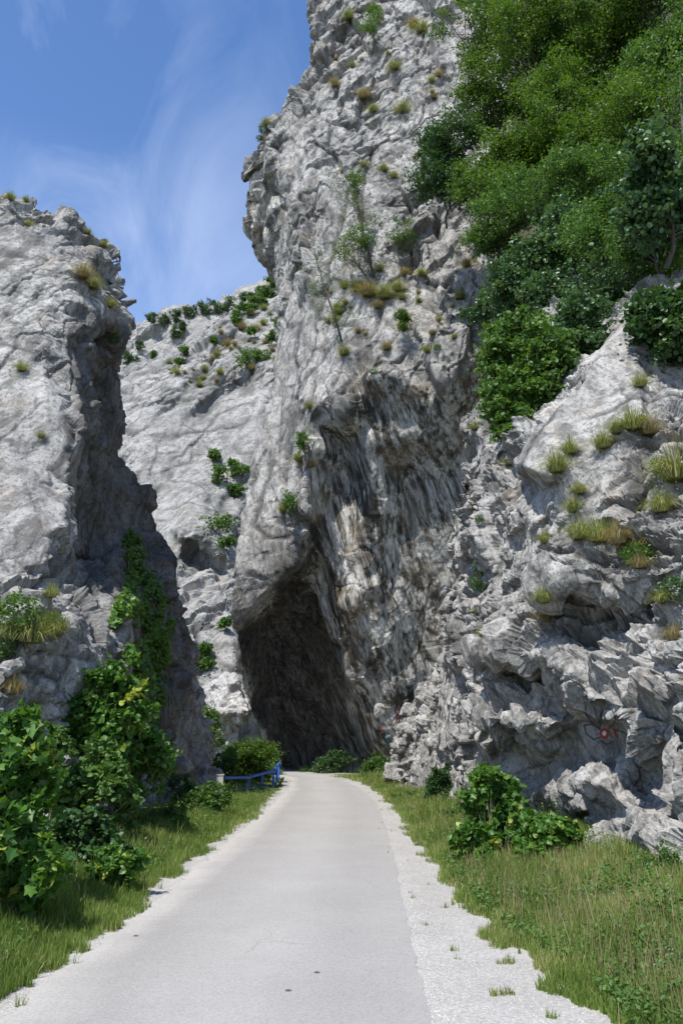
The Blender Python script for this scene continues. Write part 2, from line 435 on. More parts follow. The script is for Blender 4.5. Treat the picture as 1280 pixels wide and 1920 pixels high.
    def hit(s, px, py):
        d_ = ray(px, py); d_ = d_ / np.linalg.norm(d_)
        h = s.bvh.ray_cast(Vector(CAM), Vector(d_))
        for k_ in range(1, 14):
            if h[0] is not None: break
            d2 = ray(px, py + 4 * k_); h = s.bvh.ray_cast(Vector(CAM), Vector(d2 / np.linalg.norm(d2)))
        if h[0] is None:
            h = s.bvh.find_nearest(Vector(CAM + d_ * 25)) if True else h
        return np.array(h[0]), np.array(h[1])
    def pt(s, px, py):
        if np.ndim(px) == 0: return s.hit(px, py)[0]
        return np.array([s.hit(a_, b_)[0] for a_, b_ in zip(px, py)])
    def nm(s, px, py):
        r_ = [s.hit(a_, b_)[1] for a_, b_ in zip(px, py)]; r_ = np.array(r_); return r_
    def decal(s, name, fn, mat, box, off=.015, g=1.0):
        X, Y_ = np.meshgrid(np.arange(box[0], box[2], g), np.arange(box[1], box[3], g))
        m = fn(X, Y_); P_ = np.zeros(X.shape + (3,))
        for i_, j_ in zip(*np.nonzero(m)):
            P_[i_, j_] = s.hit(X[i_, j_], Y_[i_, j_])[0]
        dist = np.linalg.norm(P_ - CAM, axis=-1); dist = np.where(m, dist, np.nan)
        quad = m[:-1, :-1] & m[1:, :-1] & m[:-1, 1:] & m[1:, 1:]
        sp = np.nanmax(np.stack([dist[:-1, :-1], dist[1:, :-1], dist[:-1, 1:], dist[1:, 1:]]), 0) - np.nanmin(np.stack([dist[:-1, :-1], dist[1:, :-1], dist[:-1, 1:], dist[1:, 1:]]), 0)
        quad &= np.nan_to_num(sp, nan=9) < .25
        idx = -np.ones(m.shape, np.int64); used = np.zeros(m.shape, bool)
        used[:-1, :-1] |= quad; used[1:, :-1] |= quad; used[:-1, 1:] |= quad; used[1:, 1:] |= quad
        idx[used] = np.arange(used.sum()); i, j = np.nonzero(quad)
        Q = np.stack([idx[i, j], idx[i + 1, j], idx[i + 1, j + 1], idx[i, j + 1]], -1)
        P_ = P_[used]; to = CAM - P_; to /= np.linalg.norm(to, axis=-1, keepdims=True); P_ = P_ + to * off
        return mk(name, P_, Q, mat, loc=P_.mean(0))

def seg_dist(px, py, line):
    d = np.full(px.shape, 1e9)
    for (x1, y1), (x2, y2) in zip(line[:-1], line[1:]):
        t = np.clip(((px - x1) * (x2 - x1) + (py - y1) * (y2 - y1)) / ((x2 - x1) ** 2 + (y2 - y1) ** 2 + 1e-9), 0, 1)
        d = np.minimum(d, np.hypot(px - x1 - t * (x2 - x1), py - y1 - t * (y2 - y1)))
    return d

def soft(d, w): return np.clip(.5 + d / w, 0, 1)

def boxblur(m, k):
    m = m.astype(float)
    for _ in range(k):
        p = np.pad(m, 1, 'edge'); m = (p[:-2, 1:-1] + p[2:, 1:-1] + p[1:-1, :-2] + p[1:-1, 2:] + m) / 5
    return m
def jit(x, y, k, a=14):
    q = np.stack([x / 28, y / 46, np.full_like(x, k)], -1)
    return x + a * fbm(q, 4, 300 + k), y + a * 1.6 * fbm(q + 9, 4, 310 + k)
GUL = [(150, 560), (215, 590), (250, 800), (300, 900), (340, 1060), (360, 1200), (330, 1400), (280, 1420), (250, 1150), (150, 1080), (120, 1050), (155, 900), (172, 800), (150, 720), (125, 640)]  # left cliff gully: shade painted into its dark weathered rock colour
# ---- left cliff
LCp = [(-160, 330, 27), (-60, 352, 26), (0, 370, 25), (45, 374, 25.2), (85, 378, 25.5), (118, 406, 25.8), (144, 436, 26), (180, 462, 26.4), (203, 486, 26.8), (209, 502, 27), (206, 530, 27.2),
       (216, 560, 27.4), (222, 600, 27.8), (222, 630, 28.4), (232, 670, 29), (240, 740, 29.6), (244, 800, 30.2), (234, 850, 30.6), (252, 882, 31), (284, 902, 31.6), (290, 950, 32), (302, 1000, 32.4),
       (330, 1040, 33), (330, 1085, 33.3), (335, 1130, 33), (347, 1180, 33.5), (360, 1230, 34), (370, 1280, 34), (385, 1350, 34.5), (400, 1400, 35), (408, 1440, 35), (414, 1500, 32),
       (345, 1530, 27), (280, 1560, 23.5), (200, 1600, 19.5), (100, 1650, 16), (0, 1700, 13.6), (-160, 1760, 11.5)]
LCl = [[(185, 470, 25.2), (160, 520, 24.4), (187, 565, 24.6), (170, 610, 23.8), (130, 640, 22.9), (150, 730, 22), (166, 800, 21.4), (150, 880, 20.6), (128, 940, 19.9), (105, 1060, 18.3), (75, 1110, 17.6)],
       [(217, 520, 26.4), (207, 600, 26.4), (186, 650, 26.6), (196, 730, 27.4), (200, 820, 28.2), (192, 900, 28.6), (170, 1000, 28.6), (158, 1065, 27.5)],
       [(165, 640, 25.6), (176, 730, 26.4), (184, 810, 27), (170, 890, 27.2), (148, 950, 26.8), (130, 1060, 25.5)],
       [(150, 1090, 19.5), (190, 1115, 19.8), (225, 1180, 20.8), (232, 1290, 21.5), (225, 1380, 21.5)],
       [(255, 1120, 28), (262, 1250, 28), (280, 1360, 27), (300, 1470, 25.8)],
       [(300, 1110, 28.5), (320, 1250, 29), (345, 1380, 29.5), (360, 1480, 29)],
       [(0, 1120, 17), (60, 1130, 16.7), (130, 1170, 17), (150, 1240, 17.2)]]
LCi = [(0, 450, 24), (60, 460, 24.1), (110, 480, 24.3), (0, 600, 22.4), (80, 600, 22.6), (0, 800, 20.4), (90, 780, 20.8), (0, 1000, 18.2), (70, 980, 18.6), (-100, 700, 21.2), (-100, 1000, 17.8), (-100, 1300, 13.8),
       (0, 1300, 15.2), (80, 1300, 16.0), (150, 1330, 17.6), (0, 1450, 14.6), (100, 1480, 16.6), (200, 1480, 19.8), (60, 1180, 15.6), (230, 1030, 29.5), (225, 960, 29.6), (260, 980, 31), (240, 1450, 22)]
def calm_left(x, y):
    return np.clip(1.0 - .84 * boxblur(inpoly(x, y, [(-170, 640), (40, 630), (110, 720), (145, 810), (132, 900), (95, 1040), (0, 1085), (-170, 1085)]), 8) - .45 * boxblur(inpoly(x, y, [(-170, 430), (110, 440), (120, 600), (-170, 640)]), 6), .12, 1)
LAYL = [(3.4, .5, 1, .15), (1.6, .36, 1, .40), (.7, .14, 0, .5), (.32, .055, 0, .5), (.15, .03, 0, .4)]
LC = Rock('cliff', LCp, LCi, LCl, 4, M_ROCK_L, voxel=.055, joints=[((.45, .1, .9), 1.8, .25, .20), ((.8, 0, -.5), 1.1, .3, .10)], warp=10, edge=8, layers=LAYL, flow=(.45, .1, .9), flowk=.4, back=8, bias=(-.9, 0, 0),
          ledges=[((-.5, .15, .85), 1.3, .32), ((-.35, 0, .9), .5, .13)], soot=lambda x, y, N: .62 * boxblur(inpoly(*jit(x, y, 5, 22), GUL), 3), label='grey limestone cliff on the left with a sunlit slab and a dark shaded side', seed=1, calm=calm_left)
# ---- central cliff
CCp = [(588, -120, 58), (582, 0, 54), (586, 90, 52), (580, 125, 52), (562, 150, 52), (540, 185, 52), (520, 215, 51.5), (496, 240, 51), (490, 262, 51), (478, 290, 50.5), (480, 320, 50.8), (487, 360, 51.3),
       (500, 400, 52), (510, 440, 52.5), (522, 480, 53), (533, 508, 53), (530, 560, 49), (520, 620, 48), (510, 680, 47.3), (500, 740, 46.6), (490, 800, 46), (475, 850, 45.6), (460, 920, 45.2),
       (448, 960, 45), (436, 1040, 44.8), (432, 1110, 44.8), (430, 1160, 45.2), (438, 1210, 47), (442, 1250, 47.6), (455, 1300, 48.5), (468, 1330, 49.3), (480, 1370, 50.5), (500, 1400, 51.5), (520, 1430, 52.5),
       (535, 1462, 53), (620, 1466, 53), (700, 1466, 50), (800, 1470, 48), (1000, 1480, 45), (1450, 1480, 40), (1450, -120, 46), (900, -120, 54)]
CCl = [[(478, 290, 50.4), (505, 305, 49.6), (530, 325, 48.9), (556, 352, 48.4)],                                            # nose rim
       [(484, 312, 51.4), (510, 345, 51.2), (535, 372, 50.8), (552, 372, 50)],                                              # just under the rim
       [(556, 352, 48.4), (557, 385, 49), (540, 410, 50), (532, 450, 51), (535, 500, 51.4)],
       [(600, -100, 55), (592, 60, 51), (585, 150, 49.6), (582, 250, 48.4), (575, 330, 47.4), (572, 400, 46.7), (560, 480, 46.6), (548, 560, 46.7), (545, 640, 46.5), (525, 760, 45.9)],  # buttress edge
       [(640, 340, 45), (610, 360, 45.2), (598, 420, 46.4), (605, 430, 44.8)],
       # lip of the great overhang: upper (near) line and the recessed line just under it
       [(431, 1165, 46.2), (455, 1175, 45.6), (480, 1135, 45), (520, 1095, 43.8), (553, 1062, 43), (572, 1010, 42.4), (566, 960, 42), (575, 905, 41.9), (584, 840, 41.6), (581, 770, 41.2), (600, 750, 40.8), (640, 785, 40.5), (668, 750, 40.0), (700, 705, 39.5), (740, 705, 39.3), (800, 735, 39.2), (860, 700, 38.8), (905, 665, 38.5)],
       [(445, 1190, 48.2), (470, 1180, 47.6), (492, 1150, 47.2), (528, 1112, 46.2)],
       [(600, 800, 42.0), (640, 845, 42.8), (663, 830, 42.2), (690, 780, 40.6), (712, 742, 40.0), (740, 760, 40.2), (798, 810, 40.4), (862, 770, 40.0)],
       # ribs on the shaded wall
       [(590, 860, 42.2), (600, 960, 43.0), (612, 1060, 43.8), (628, 1150, 44.6), (655, 1240, 45.8), (690, 1350, 47.4), (715, 1440, 48.6)],
       [(575, 1000, 43.7), (592, 1080, 45.6), (612, 1160, 46.8), (640, 1260, 48.5), (668, 1360, 50), (690, 1440, 50.6)],
       [(688, 830, 41), (692, 960, 42.2), (700, 1100, 43.6), (720, 1260, 45.6), (745, 1400, 47.3)],
       [(640, 830, 43.2), (650, 900, 43.9), (648, 980, 44), (655, 1060, 44.2)]]
CCi = [(620, 0, 52), (700, 0, 51.5), (800, 0, 51), (900, 0, 50), (660, 120, 49.2), (740, 110, 48.8), (820, 110, 48.5), (620, 220, 47.8), (670, 250, 46.8), (700, 300, 46), (760, 250, 46.3), (820, 250, 45.8),
       (640, 430, 43.9), (700, 400, 43.8), (760, 380, 44), (800, 450, 42), (850, 480, 41), (900, 480, 39.5), (620, 520, 43.3), (680, 540, 41.9), (700, 600, 40.4), (640, 620, 41.6), (590, 660, 43.5), (580, 720, 42.6),
       (760, 560, 40.6), (770, 630, 39.4), (840, 560, 39.5), (850, 620, 38.4), (540, 850, 43.9), (500, 950, 44), (530, 980, 43.4), (500, 1060, 43.9), (460, 1060, 44.3), (620, 700, 41),
       (520, 1200, 49.4), (500, 1290, 50.5), (570, 1250, 50), (600, 1350, 52), (540, 1380, 53), (640, 1440, 53), (560, 1150, 47.5),
       (760, 900, 42.6), (760, 1050, 43.9), (790, 1200, 45.6), (820, 1350, 47), (850, 900, 42), (850, 1100, 44.2), (900, 800, 41), (950, 1000, 42), (1100, 600, 37), (1100, 300, 41), (1300, 500, 36), (1300, 1000, 38),
       (520, 200, 50.2), (545, 250, 48.8), (560, 300, 48), (530, 290, 49), (590, 560, 45)]
WALL = [(588, 770), (605, 745), (650, 795), (668, 735), (700, 690), (740, 700), (800, 752), (860, 700), (905, 655), (960, 800), (940, 1460), (560, 1466), (470, 1340), (440, 1200), (480, 1150), (553, 1070), (572, 1010)]
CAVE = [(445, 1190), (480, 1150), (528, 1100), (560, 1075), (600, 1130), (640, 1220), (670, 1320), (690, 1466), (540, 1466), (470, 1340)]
def stain_c(x, y, N): a, b = jit(x, y, 1, 34); return boxblur(inpoly(a, b, WALL), 3) * .95 + .8 * boxblur(inpoly(a, b, [(482, 318), (552, 372), (534, 505), (505, 420)]), 2)
def shade_tone_c(x, y, N): a, b = jit(x, y, 2, 36); return boxblur(inpoly(a, b, CAVE), 5) * np.clip(1.55 - (x - 480) / 190, .15, .9)  # cave shade deepened by near-black rock colour, weaker to the right
def calm_c(x, y): return 1.0 - .62 * boxblur(inpoly(x, y, WALL), 6) - .3 * boxblur(inpoly(x, y, [(540, 180), (575, 180), (560, 330), (500, 260)]), 5)
LAYC = [(6.5, 1.0, 1, .1), (3.0, .75, 1, .25), (1.5, .30, 0, .35), (.75, .10, 1, .5), (.38, .05, 0, .5)]
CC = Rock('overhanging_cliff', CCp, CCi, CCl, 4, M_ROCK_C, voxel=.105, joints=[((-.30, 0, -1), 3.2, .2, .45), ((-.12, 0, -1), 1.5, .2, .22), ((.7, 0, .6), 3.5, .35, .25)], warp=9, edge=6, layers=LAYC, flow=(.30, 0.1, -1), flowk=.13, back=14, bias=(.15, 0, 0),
          stain=stain_c, soot=shade_tone_c, calm=calm_c, ledges=[((-.75, .1, .65), 2.6, .6), ((-.8, 0, .6), .9, .2)], label='tall grey limestone cliff with a streaked overhang above the bend of the road', seed=2, fine=.06)
# ---- right cliff
RCp = [(728, 1500, 37), (730, 1450, 36.5), (742, 1395, 35.5), (768, 1345, 34), (798, 1295, 33), (820, 1250, 32), (836, 1208, 31), (850, 1182, 30.5), (846, 1130, 30), (862, 1080, 29.5), (850, 1035, 29.5), (856, 1008, 29),
       (880, 962, 27), (896, 900, 26.5), (884, 855, 26.5), (868, 800, 26.5), (898, 768, 26), (920, 740, 25.5), (930, 690, 25), (950, 640, 26), (1050, 570, 26), (1165, 575, 24), (1186, 588, 19.2), (1215, 560, 19.5), (1460, 480, 17),
       (1460, 1800, 8.5), (1290, 1745, 10.6), (1190, 1725, 11.6), (1090, 1690, 13), (1000, 1640, 16), (880, 1560, 22), (800, 1520, 29)]
RCl = [[(1183, 590, 18.9), (1130, 655, 18.3), (1070, 730, 17.6), (1010, 810, 17.1), (970, 872, 16.8), (1025, 900, 16.1), (1060, 888, 15.9)],    # ramp slab edge
       [(1150, 600, 22.5), (1060, 715, 22.5), (1000, 790, 22), (955, 870, 21), (962, 900, 18.8), (1020, 915, 17.2)],
       [(1200, 600, 18.6), (1190, 680, 17.6), (1230, 720, 17.2), (1290, 740, 16.6)],
       [(930, 930, 19), (905, 1000, 20), (935, 1060, 19), (945, 1130, 18), (912, 1210, 18.4)],
       [(912, 1212, 18), (965, 1226, 17), (1022, 1232, 15.6), (1060, 1262, 15), (1082, 1312, 14.4), (1130, 1312, 13.9), (1178, 1335, 13.3), (1205, 1390, 12.9), (1262, 1432, 12.3), (1300, 1510, 11.9)],  # lip
       [(915, 1237, 20.2), (960, 1254, 19.4), (1010, 1264, 18.3), (1050, 1302, 17.3), (1078, 1347, 16.5), (1128, 1347, 16.1), (1172, 1368, 15.5), (1196, 1418, 15.0), (1252, 1464, 14.3)],
       [(1052, 1088, 15.1), (1100, 1092, 14.4), (1160, 1104, 14.0), (1230, 1080, 13.3), (1300, 1060, 12.8)],
       [(1054, 1104, 16.7), (1100, 1134, 16.0), (1160, 1142, 15.5), (1230, 1118, 14.6), (1300, 1100, 13.5)],
       [(880, 1240, 22), (872, 1330, 22.5), (868, 1400, 23), (872, 1480, 23.5)],
       [(935, 1375, 19.4), (950, 1440, 20.2), (1000, 1510, 19.2), (1070, 1560, 17.2)],
       [(930, 1350, 17.8), (985, 1345, 16.8), (1025, 1360, 16.2)],
       [(1085, 1470, 15.2), (1130, 1470, 14.2), (1180, 1520, 13.6), (1250, 1560, 12.9)],
       [(1090, 1660, 13.2), (1110, 1600, 13.5), (1160, 1610, 12.9), (1200, 1670, 12.1)],
       [(1120, 1575, 14.2), (1170, 1590, 13.7), (1215, 1650, 13.1), (1240, 1700, 12.4)]]
RCi = [(1100, 800, 16.6), (1200, 790, 15.6), (1280, 800, 14.9), (1120, 880, 15.7), (1200, 870, 14.9), (1280, 900, 14.1), (1100, 980, 15.3), (1180, 990, 14.4), (1280, 1000, 13.4), (1020, 980, 16.6), (1030, 1060, 16.2),
       (970, 1130, 17.6), (1000, 1180, 16.7), (1060, 1190, 15.6), (1130, 1200, 14.9), (1200, 1200, 14), (1280, 1200, 12.9), (1130, 1270, 14.6), (1200, 1290, 13.6), (1280, 1350, 12.3), (860, 1220, 27), (820, 1320, 30.5),
       (790, 1400, 32.5), (840, 1420, 27), (770, 1470, 34.5), (905, 1420, 21), (920, 1500, 21.5), (1020, 1430, 18.2), (1120, 1420, 16.3), (1200, 1480, 15.0), (1150, 1500, 15.6), (1270, 1600, 11.9), (1150, 1540, 14.6), (880, 1080, 26), (905, 900, 23),
       (930, 850, 22), (1380, 900, 13), (1380, 1300, 11), (1380, 1600, 9.5), (900, 820, 25), (960, 760, 25), (1260, 660, 17.8), (1040, 1560, 17.4), (1220, 1600, 12.9), (970, 1300, 18.4)]
def calm_r(x, y):
    c = 1 - .93 * boxblur(inpoly(x, y, [(960, 882), (1185, 580), (1215, 760), (1090, 870), (1020, 905)]), 5) - .5 * boxblur(inpoly(x, y, [(940, 1370), (1090, 1350), (1230, 1450), (1220, 1560), (1060, 1480), (980, 1480)]), 5)
    c = c - .8 * boxblur(inpoly(x, y, [(1080, 1325), (1190, 1345), (1195, 1420), (1090, 1420)]), 5)
    return np.clip(c, .08, 1)
LAYR = [(2.6, .46, 1, .15), (1.15, .28, 0, .40), (.6, .16, 1, .50), (.27, .06, 0, .6), (.13, .028, 0, .5)]
RC = Rock('rocky_bank', RCp, RCi, RCl, 4, M_ROCK_R, voxel=.039, joints=[((-.35, 0, -.9), 1.6, .3, .20), ((.95, 0, -.1), 1.5, .3, .14)], warp=8, edge=7, layers=LAYR, flow=(.35, -.2, -.9), flowk=.5, back=10,
          ledges=[((.25, .1, .95), 1.0, .42), ((.45, 0, .9), .38, .13)], label='near grey rock face on the right with ledges, grass tufts and a shaded undercut', seed=3, calm=calm_r)
# ---- far cliff, pale rock, mountain, wooded slope
FCp = [(180, 735, 118), (225, 712, 120), (262, 690, 122), (300, 668, 123), (345, 652, 125), (385, 618, 128), (425, 590, 131), (455, 572, 134), (490, 540, 137), (525, 512, 140), (620, 480, 142), (660, 1470, 95), (250, 1500, 75), (180, 1200, 90)]
FCl = [[(230, 735, 117), (300, 720, 116.5), (340, 700, 117), (362, 752, 113), (420, 725, 115), (470, 700, 118), (520, 690, 119)],
       [(366, 766, 114.5), (424, 738, 117), (472, 712, 119)],
       [(335, 1012, 92), (380, 1000, 92), (420, 1030, 91), (432, 1060, 91)],
       [(340, 1020, 95), (385, 1050, 96), (415, 1078, 93.5)],
       [(330, 1090, 88), (380, 1085, 88), (430, 1090, 88)],
       [(300, 720, 116.5), (330, 800, 110), (300, 900, 104), (310, 1000, 97)]]
FCi = [(260, 850, 106), (260, 800, 110), (400, 850, 108), (450, 850, 109), (480, 800, 112), (400, 950, 101), (450, 950, 103), (350, 950, 99), (350, 1180, 83), (400, 1200, 83), (380, 1300, 78), (440, 1250, 80), (450, 640, 126), (500, 600, 130)]
LAYF = [(9, .9, 1, .15), (4, .55, 0, .3), (2.0, .34, 1, .35), (1.0, .15, 0, .3), (.5, .06, 0, .3)]
def calm_f(x, y): return 1 - .6 * boxblur(inpoly(x, y, [(240, 760), (360, 770), (500, 710), (470, 960), (340, 1000), (260, 900)]), 8) + .5 * boxblur(inpoly(x, y, [(380, 650), (520, 520), (520, 680), (370, 740)]), 8)
FC = Rock('far_cliff', FCp, FCi, FCl, 4, M_ROCK_F, voxel=.28, joints=[((-.35, 0, -1), 9, .2, 1.0), ((-.5, 0, -1), 4, .2, .45), ((.9, 0, .5), 9, .3, .6)], warp=8, edge=5, layers=LAYF, flow=(-.45, 0, -1), flowk=.45, back=25, ledges=[((-.75, 0, .6), 4, .5)], label='smooth pale grey cliff beyond the bend with scrub along its upper slope', seed=4, calm=calm_f)
PKp = [(345, 1330, 64), (365, 1305, 63), (400, 1278, 62), (425, 1262, 61.5), (440, 1268, 61), (452, 1290, 60.5), (466, 1312, 60), (470, 1330, 60), (455, 1342, 60.5), (458, 1380, 61), (470, 1420, 61), (500, 1470, 61), (330, 1480, 62)]
PK = Rock('pale_crag', PKp, [(410, 1330, 60), (430, 1300, 60), (400, 1400, 61)], [[(420, 1340, 59.6), (455, 1338, 59.3)], [(425, 1352, 61), (452, 1348, 61)]], 4, M_ROCK_P, voxel=.14, warp=6, edge=5, layers=[(3, .6, 0, .3), (1.4, .35, 0, .3), (.7, .18, 0, .3), (.35, .08, 0, .3)],
          flow=(-.6, 0, 1), flowk=.4, back=12, label='pale pointed crag low between the left cliff and the overhang', seed=5)
MTp = [(150, 640, 260), (225, 635, 260), (245, 622, 262), (270, 605, 265), (300, 590, 268), (345, 580, 270), (400, 570, 275), (450, 552, 280), (480, 540, 285), (560, 500, 290), (620, 500, 290), (620, 760, 240), (150, 800, 230)]
MT = Rock('mountain', MTp, [(300, 640, 262), (380, 620, 262), (260, 680, 250), (330, 700, 250)], [[(320, 600, 264), (310, 650, 262), (330, 700, 250)]], 4, M_ROCK_F, voxel=1.0, warp=6, edge=5,
          layers=[(22, 4.5, 0, .2), (10, 2.6, 0, .3), (5, 1.3, 0, .3), (2.5, .6, 0, .3)], flow=(-.3, 0, -1), flowk=.4, back=60, label='distant grey mountain crags dotted with trees', seed=6)
HSp = [(960, -200, 50), (950, 40, 47), (950, 200, 45), (950, 330, 42), (960, 430, 38), (990, 520, 34), (1010, 620, 31), (1010, 700, 29), (1020, 780, 27), (1100, 740, 26), (1200, 700, 24.5), (1500, 700, 22), (1500, -200, 36)]
HS = Rock('wooded_slope', HSp, [(1050, 300, 40), (1200, 300, 36), (1350, 300, 32), (1050, 500, 32), (1200, 500, 29)], [], 6, M_SOIL, voxel=.4, warp=20, edge=20, layers=[(5, 1.2, 0, .1), (2, .5, 0, .1), (.9, .2, 0, .1)], back=6,
          label='dark earthy slope under the trees on the upper right', seed=8)

# ------------------------------------------------------------------ ground, road, gravel
LG = [(-400, 2200), (-180, 2030), (0, 1893), (100, 1818), (200, 1742), (300, 1672), (400, 1592), (480, 1530), (535, 1480), (541, 1462), (520, 1453.5)]     # grass edge on the left
RA = [(900, 2300), (850, 2100), (812, 1930), (790, 1840), (768, 1750), (750, 1670), (738, 1610), (722, 1550), (703, 1502), (672, 1476), (640, 1463), (590, 1455.5), (556, 1452.5)]
RG = [(1500, 2300), (1220, 2060), (1080, 1920), (985, 1830), (900, 1765), (835, 1700), (795, 1640), (765, 1585), (738, 1540), (708, 1498), (678, 1473), (645, 1461), (592, 1454.5), (560, 1452)]
def edge_xy(poly):
    a = np.array(poly, float); g = ground_at(a[:, 0], a[:, 1]); return g[:, :2]
eL, eA, eG = edge_xy(LG), edge_xy(RA), edge_xy(RG)
def xl(Y): o = np.argsort(eL[:, 1]); return np.interp(Y, eL[o, 1], eL[o, 0])
def xg(Y): o = np.argsort(eG[:, 1]); return np.interp(Y, eG[o, 1], eG[o, 0])
def xa(Y): o = np.argsort(eA[:, 1]); return np.interp(Y, eA[o, 1], eA[o, 0])
def gz(x, y):
    x = np.asarray(x, float); y = np.asarray(y, float)
    L = xl(y) - x - .2; Rr = x - xg(y) - .45
    z = np.where(L > 0, .16 * np.clip(L / 1.2, 0, 1) ** 1.5, 0) + np.where(Rr > 0, .30 * np.clip(Rr / 2.2, 0, 1) ** 1.4, 0)
    p = np.stack([x, y, np.zeros_like(x)], -1)
    z = z * np.clip((32 - y) / 13, .0, 1)
    z = z + (.05 * vnoise(p * 1.1, 400) + .02 * vnoise(p * 4, 401)) * np.clip(np.maximum(L, Rr) / .5, 0, 1)
    gully = np.clip((-x - 5.6) / 3, 0, 1) * np.clip((y - 36) / 4, 0, 1)
    z = z - 5 * gully
    return np.where((y > 46.5), np.minimum(z, -.02) , z)
ys = np.concatenate([np.arange(-30, 3, 1.5), np.arange(3, 26, .14), np.arange(26, 60, .4), np.geomspace(60, 1500, 24)])
xs = np.concatenate([-np.geomspace(900, 8.2, 22), np.arange(-8, 8.01, .14), np.geomspace(8.2, 900, 22)])
gx, gy = np.meshgrid(xs, ys); g_z = gz(gx, gy) - .012
V = np.stack([gx, gy, g_z], -1).reshape(-1, 3); H, W = gx.shape
I = np.arange(H * W).reshape(H, W)
Q = np.stack([I[:-1, :-1], I[:-1, 1:], I[1:, 1:], I[1:, :-1]], -1).reshape(-1, 4)
mg = NT('verge_soil'); P = mg.node('ShaderNodeNewGeometry').outputs['Position']
n1 = mg.noise(P, 1.6, 6, .7); n2 = mg.noise(P, 40, 4, .7)
c = mg.ramp(n1, [(.35, (.07, .085, .03)), (.55, (.13, .13, .06)), (.7, (.30, .26, .19))])
c = mg.mix(.6, c, mg.ramp(n2, [(.3, .5), (.7, 1.0)]), 'MULTIPLY')
mg.link(c, mg.b.inputs['Base Color']); mg.b.inputs['Roughness'].default_value = 1; mg.link(mg.bump(n2, .8, .03), mg.b.inputs['Normal'])
tag(mk('ground', V, Q, mg.m, smooth=True), None, None, None, 'structure')

def strip(name, left, right, z, mat, jl=.0, jr=.0, n=900, kind='structure', label=None, cols=14):
    def res(e, j, k):
        seg = np.hypot(*(np.diff(e, axis=0).T)); t = np.concatenate([[0], np.cumsum(seg)]); t /= t[-1]
        u = np.linspace(0, 1, n) ** 1.6
        pts = np.stack([np.interp(u, t, e[:, 0]), np.interp(u, t, e[:, 1])], -1)
        # smooth corners
        for _ in range(30): pts[1:-1] = (pts[:-2] + 2 * pts[1:-1] + pts[2:]) / 4
        q = np.stack([pts[:, 0] * 0, pts[:, 1] * 2.6, np.full(n, k)], -1)
        pts[:, 0] += j * fbm(q, 5, 500 + k, .65)
        return pts
    a, b = res(left, jl, 1), res(right, jr, 2)
    w = np.linspace(0, 1, cols)[None, :, None]
    P = a[:, None] * (1 - w) + b[:, None] * w
    V = np.concatenate([P, np.full(P.shape[:2] + (1,), z)], -1)
    ww = np.broadcast_to(w[..., 0], P.shape[:2])
    I = np.arange(n * cols).reshape(n, cols)
    Q = np.stack([I[:-1, :-1], I[:-1, 1:], I[1:, 1:], I[1:, :-1]], -1).reshape(-1, 4)
    return tag(mk(name, V.reshape(-1, 3), Q, mat, smooth=True, attrs={'across': ww.ravel()}), label, None, None, kind)

def bend(e, off, yend):
    """carry an edge round the bend to the left"""
    e = e[e[:, 1] < yend]
    e = e[np.argsort(e[:, 1])]
    tail = np.array(off, float)
    return np.concatenate([e, tail])
tailL = [(-3.3, 45.0), (-4.6, 47.2), (-8, 48.6), (-16, 50), (-30, 52)]
tailR = [(1.2, 44.5), (-.6, 48.2), (-3, 50.4), (-8, 52.2), (-16, 53.6), (-30, 55.6)]
tailG = [(1.5, 44.8), (-.4, 48.7), (-3, 51.0), (-8, 52.9), (-16, 54.3), (-30, 56.3)]
EL = bend(eL, tailL, 43); EA = bend(eA, tailR, 43); EG = bend(eG, tailG, 43)
EL[:, 0] -= .22; EG[:, 0] += .45
# gravel
m = NT('gravel'); P = m.node('ShaderNodeNewGeometry').outputs['Position']
vo = m.node('ShaderNodeTexVoronoi'); vo.inputs['Scale'].default_value = 95; m.link(P, vo.inputs['Vector'])
vb = m.node('ShaderNodeTexVoronoi'); vb.inputs['Scale'].default_value = 26; m.link(P, vb.inputs['Vector'])
n1 = m.noise(P, 1.2, 5, .6); n2 = m.noise(P, 90, 3, .8)
c = m.ramp(n1, [(.3, (.34, .318, .285)), (.7, (.42, .40, .37))])
c = m.mix(.6, c, m.ramp(vo.outputs['Color'], [(.05, .50), (.4, .9), (.9, 1.0)]), 'MULTIPLY')
c = m.mix(.35, c, m.ramp(vb.outputs['Distance'], [(.3, 1.0), (.75, .45)]), 'MULTIPLY')
m.link(c, m.b.inputs['Base Color']); m.b.inputs['Roughness'].default_value = .95
m.link(m.bump(vb.outputs['Distance'], .3, -.012, m.bump(n2, .35, .008)), m.b.inputs['Normal'])
M_GRAV = m.m
strip('gravel_shoulder', EL, EG, .004, M_GRAV, .22, .3, label=None)
# asphalt: paler worn wheel tracks
m = NT('asphalt'); P = m.node('ShaderNodeNewGeometry').outputs['Position']; ac = m.attr('across').outputs['Fac']
mp = m.node('ShaderNodeMapping'); mp.inputs['Scale'].default_value = (1, .12, 1); m.link(P, mp.inputs['Vector'])
n1 = m.noise(mp.outputs[0], 1.3, 5, .6, .3); n2 = m.noise(P, 120, 3, .85); n3 = m.noise(P, 26, 5, .7); n4 = m.noise(P, .7, 5, .6)
trk = m.ramp(m.math('ADD', ac, m.math('MULTIPLY', m.math('SUBTRACT', n1, .5), .25)), [(0.0, (.56, .54, .51)), (.07, (.50, .485, .46)), (.17, (.395, .385, .37)), (.45, (.45, .44, .425)), (.56, (.455, .445, .43)), (.78, (.40, .39, .378)), (1.0, (.42, .41, .395))])
c = m.mix(.55, trk, m.ramp(n4, [(.35, .84), (.65, 1.0)]), 'MULTIPLY')
c = m.mix(.9, c, m.ramp(n2, [(.36, .62), (.5, .95), (.62, 1.0)]), 'MULTIPLY')
c = m.mix(.6, c, m.ramp(n3, [(.32, .80), (.55, 1.0)]), 'MULTIPLY')
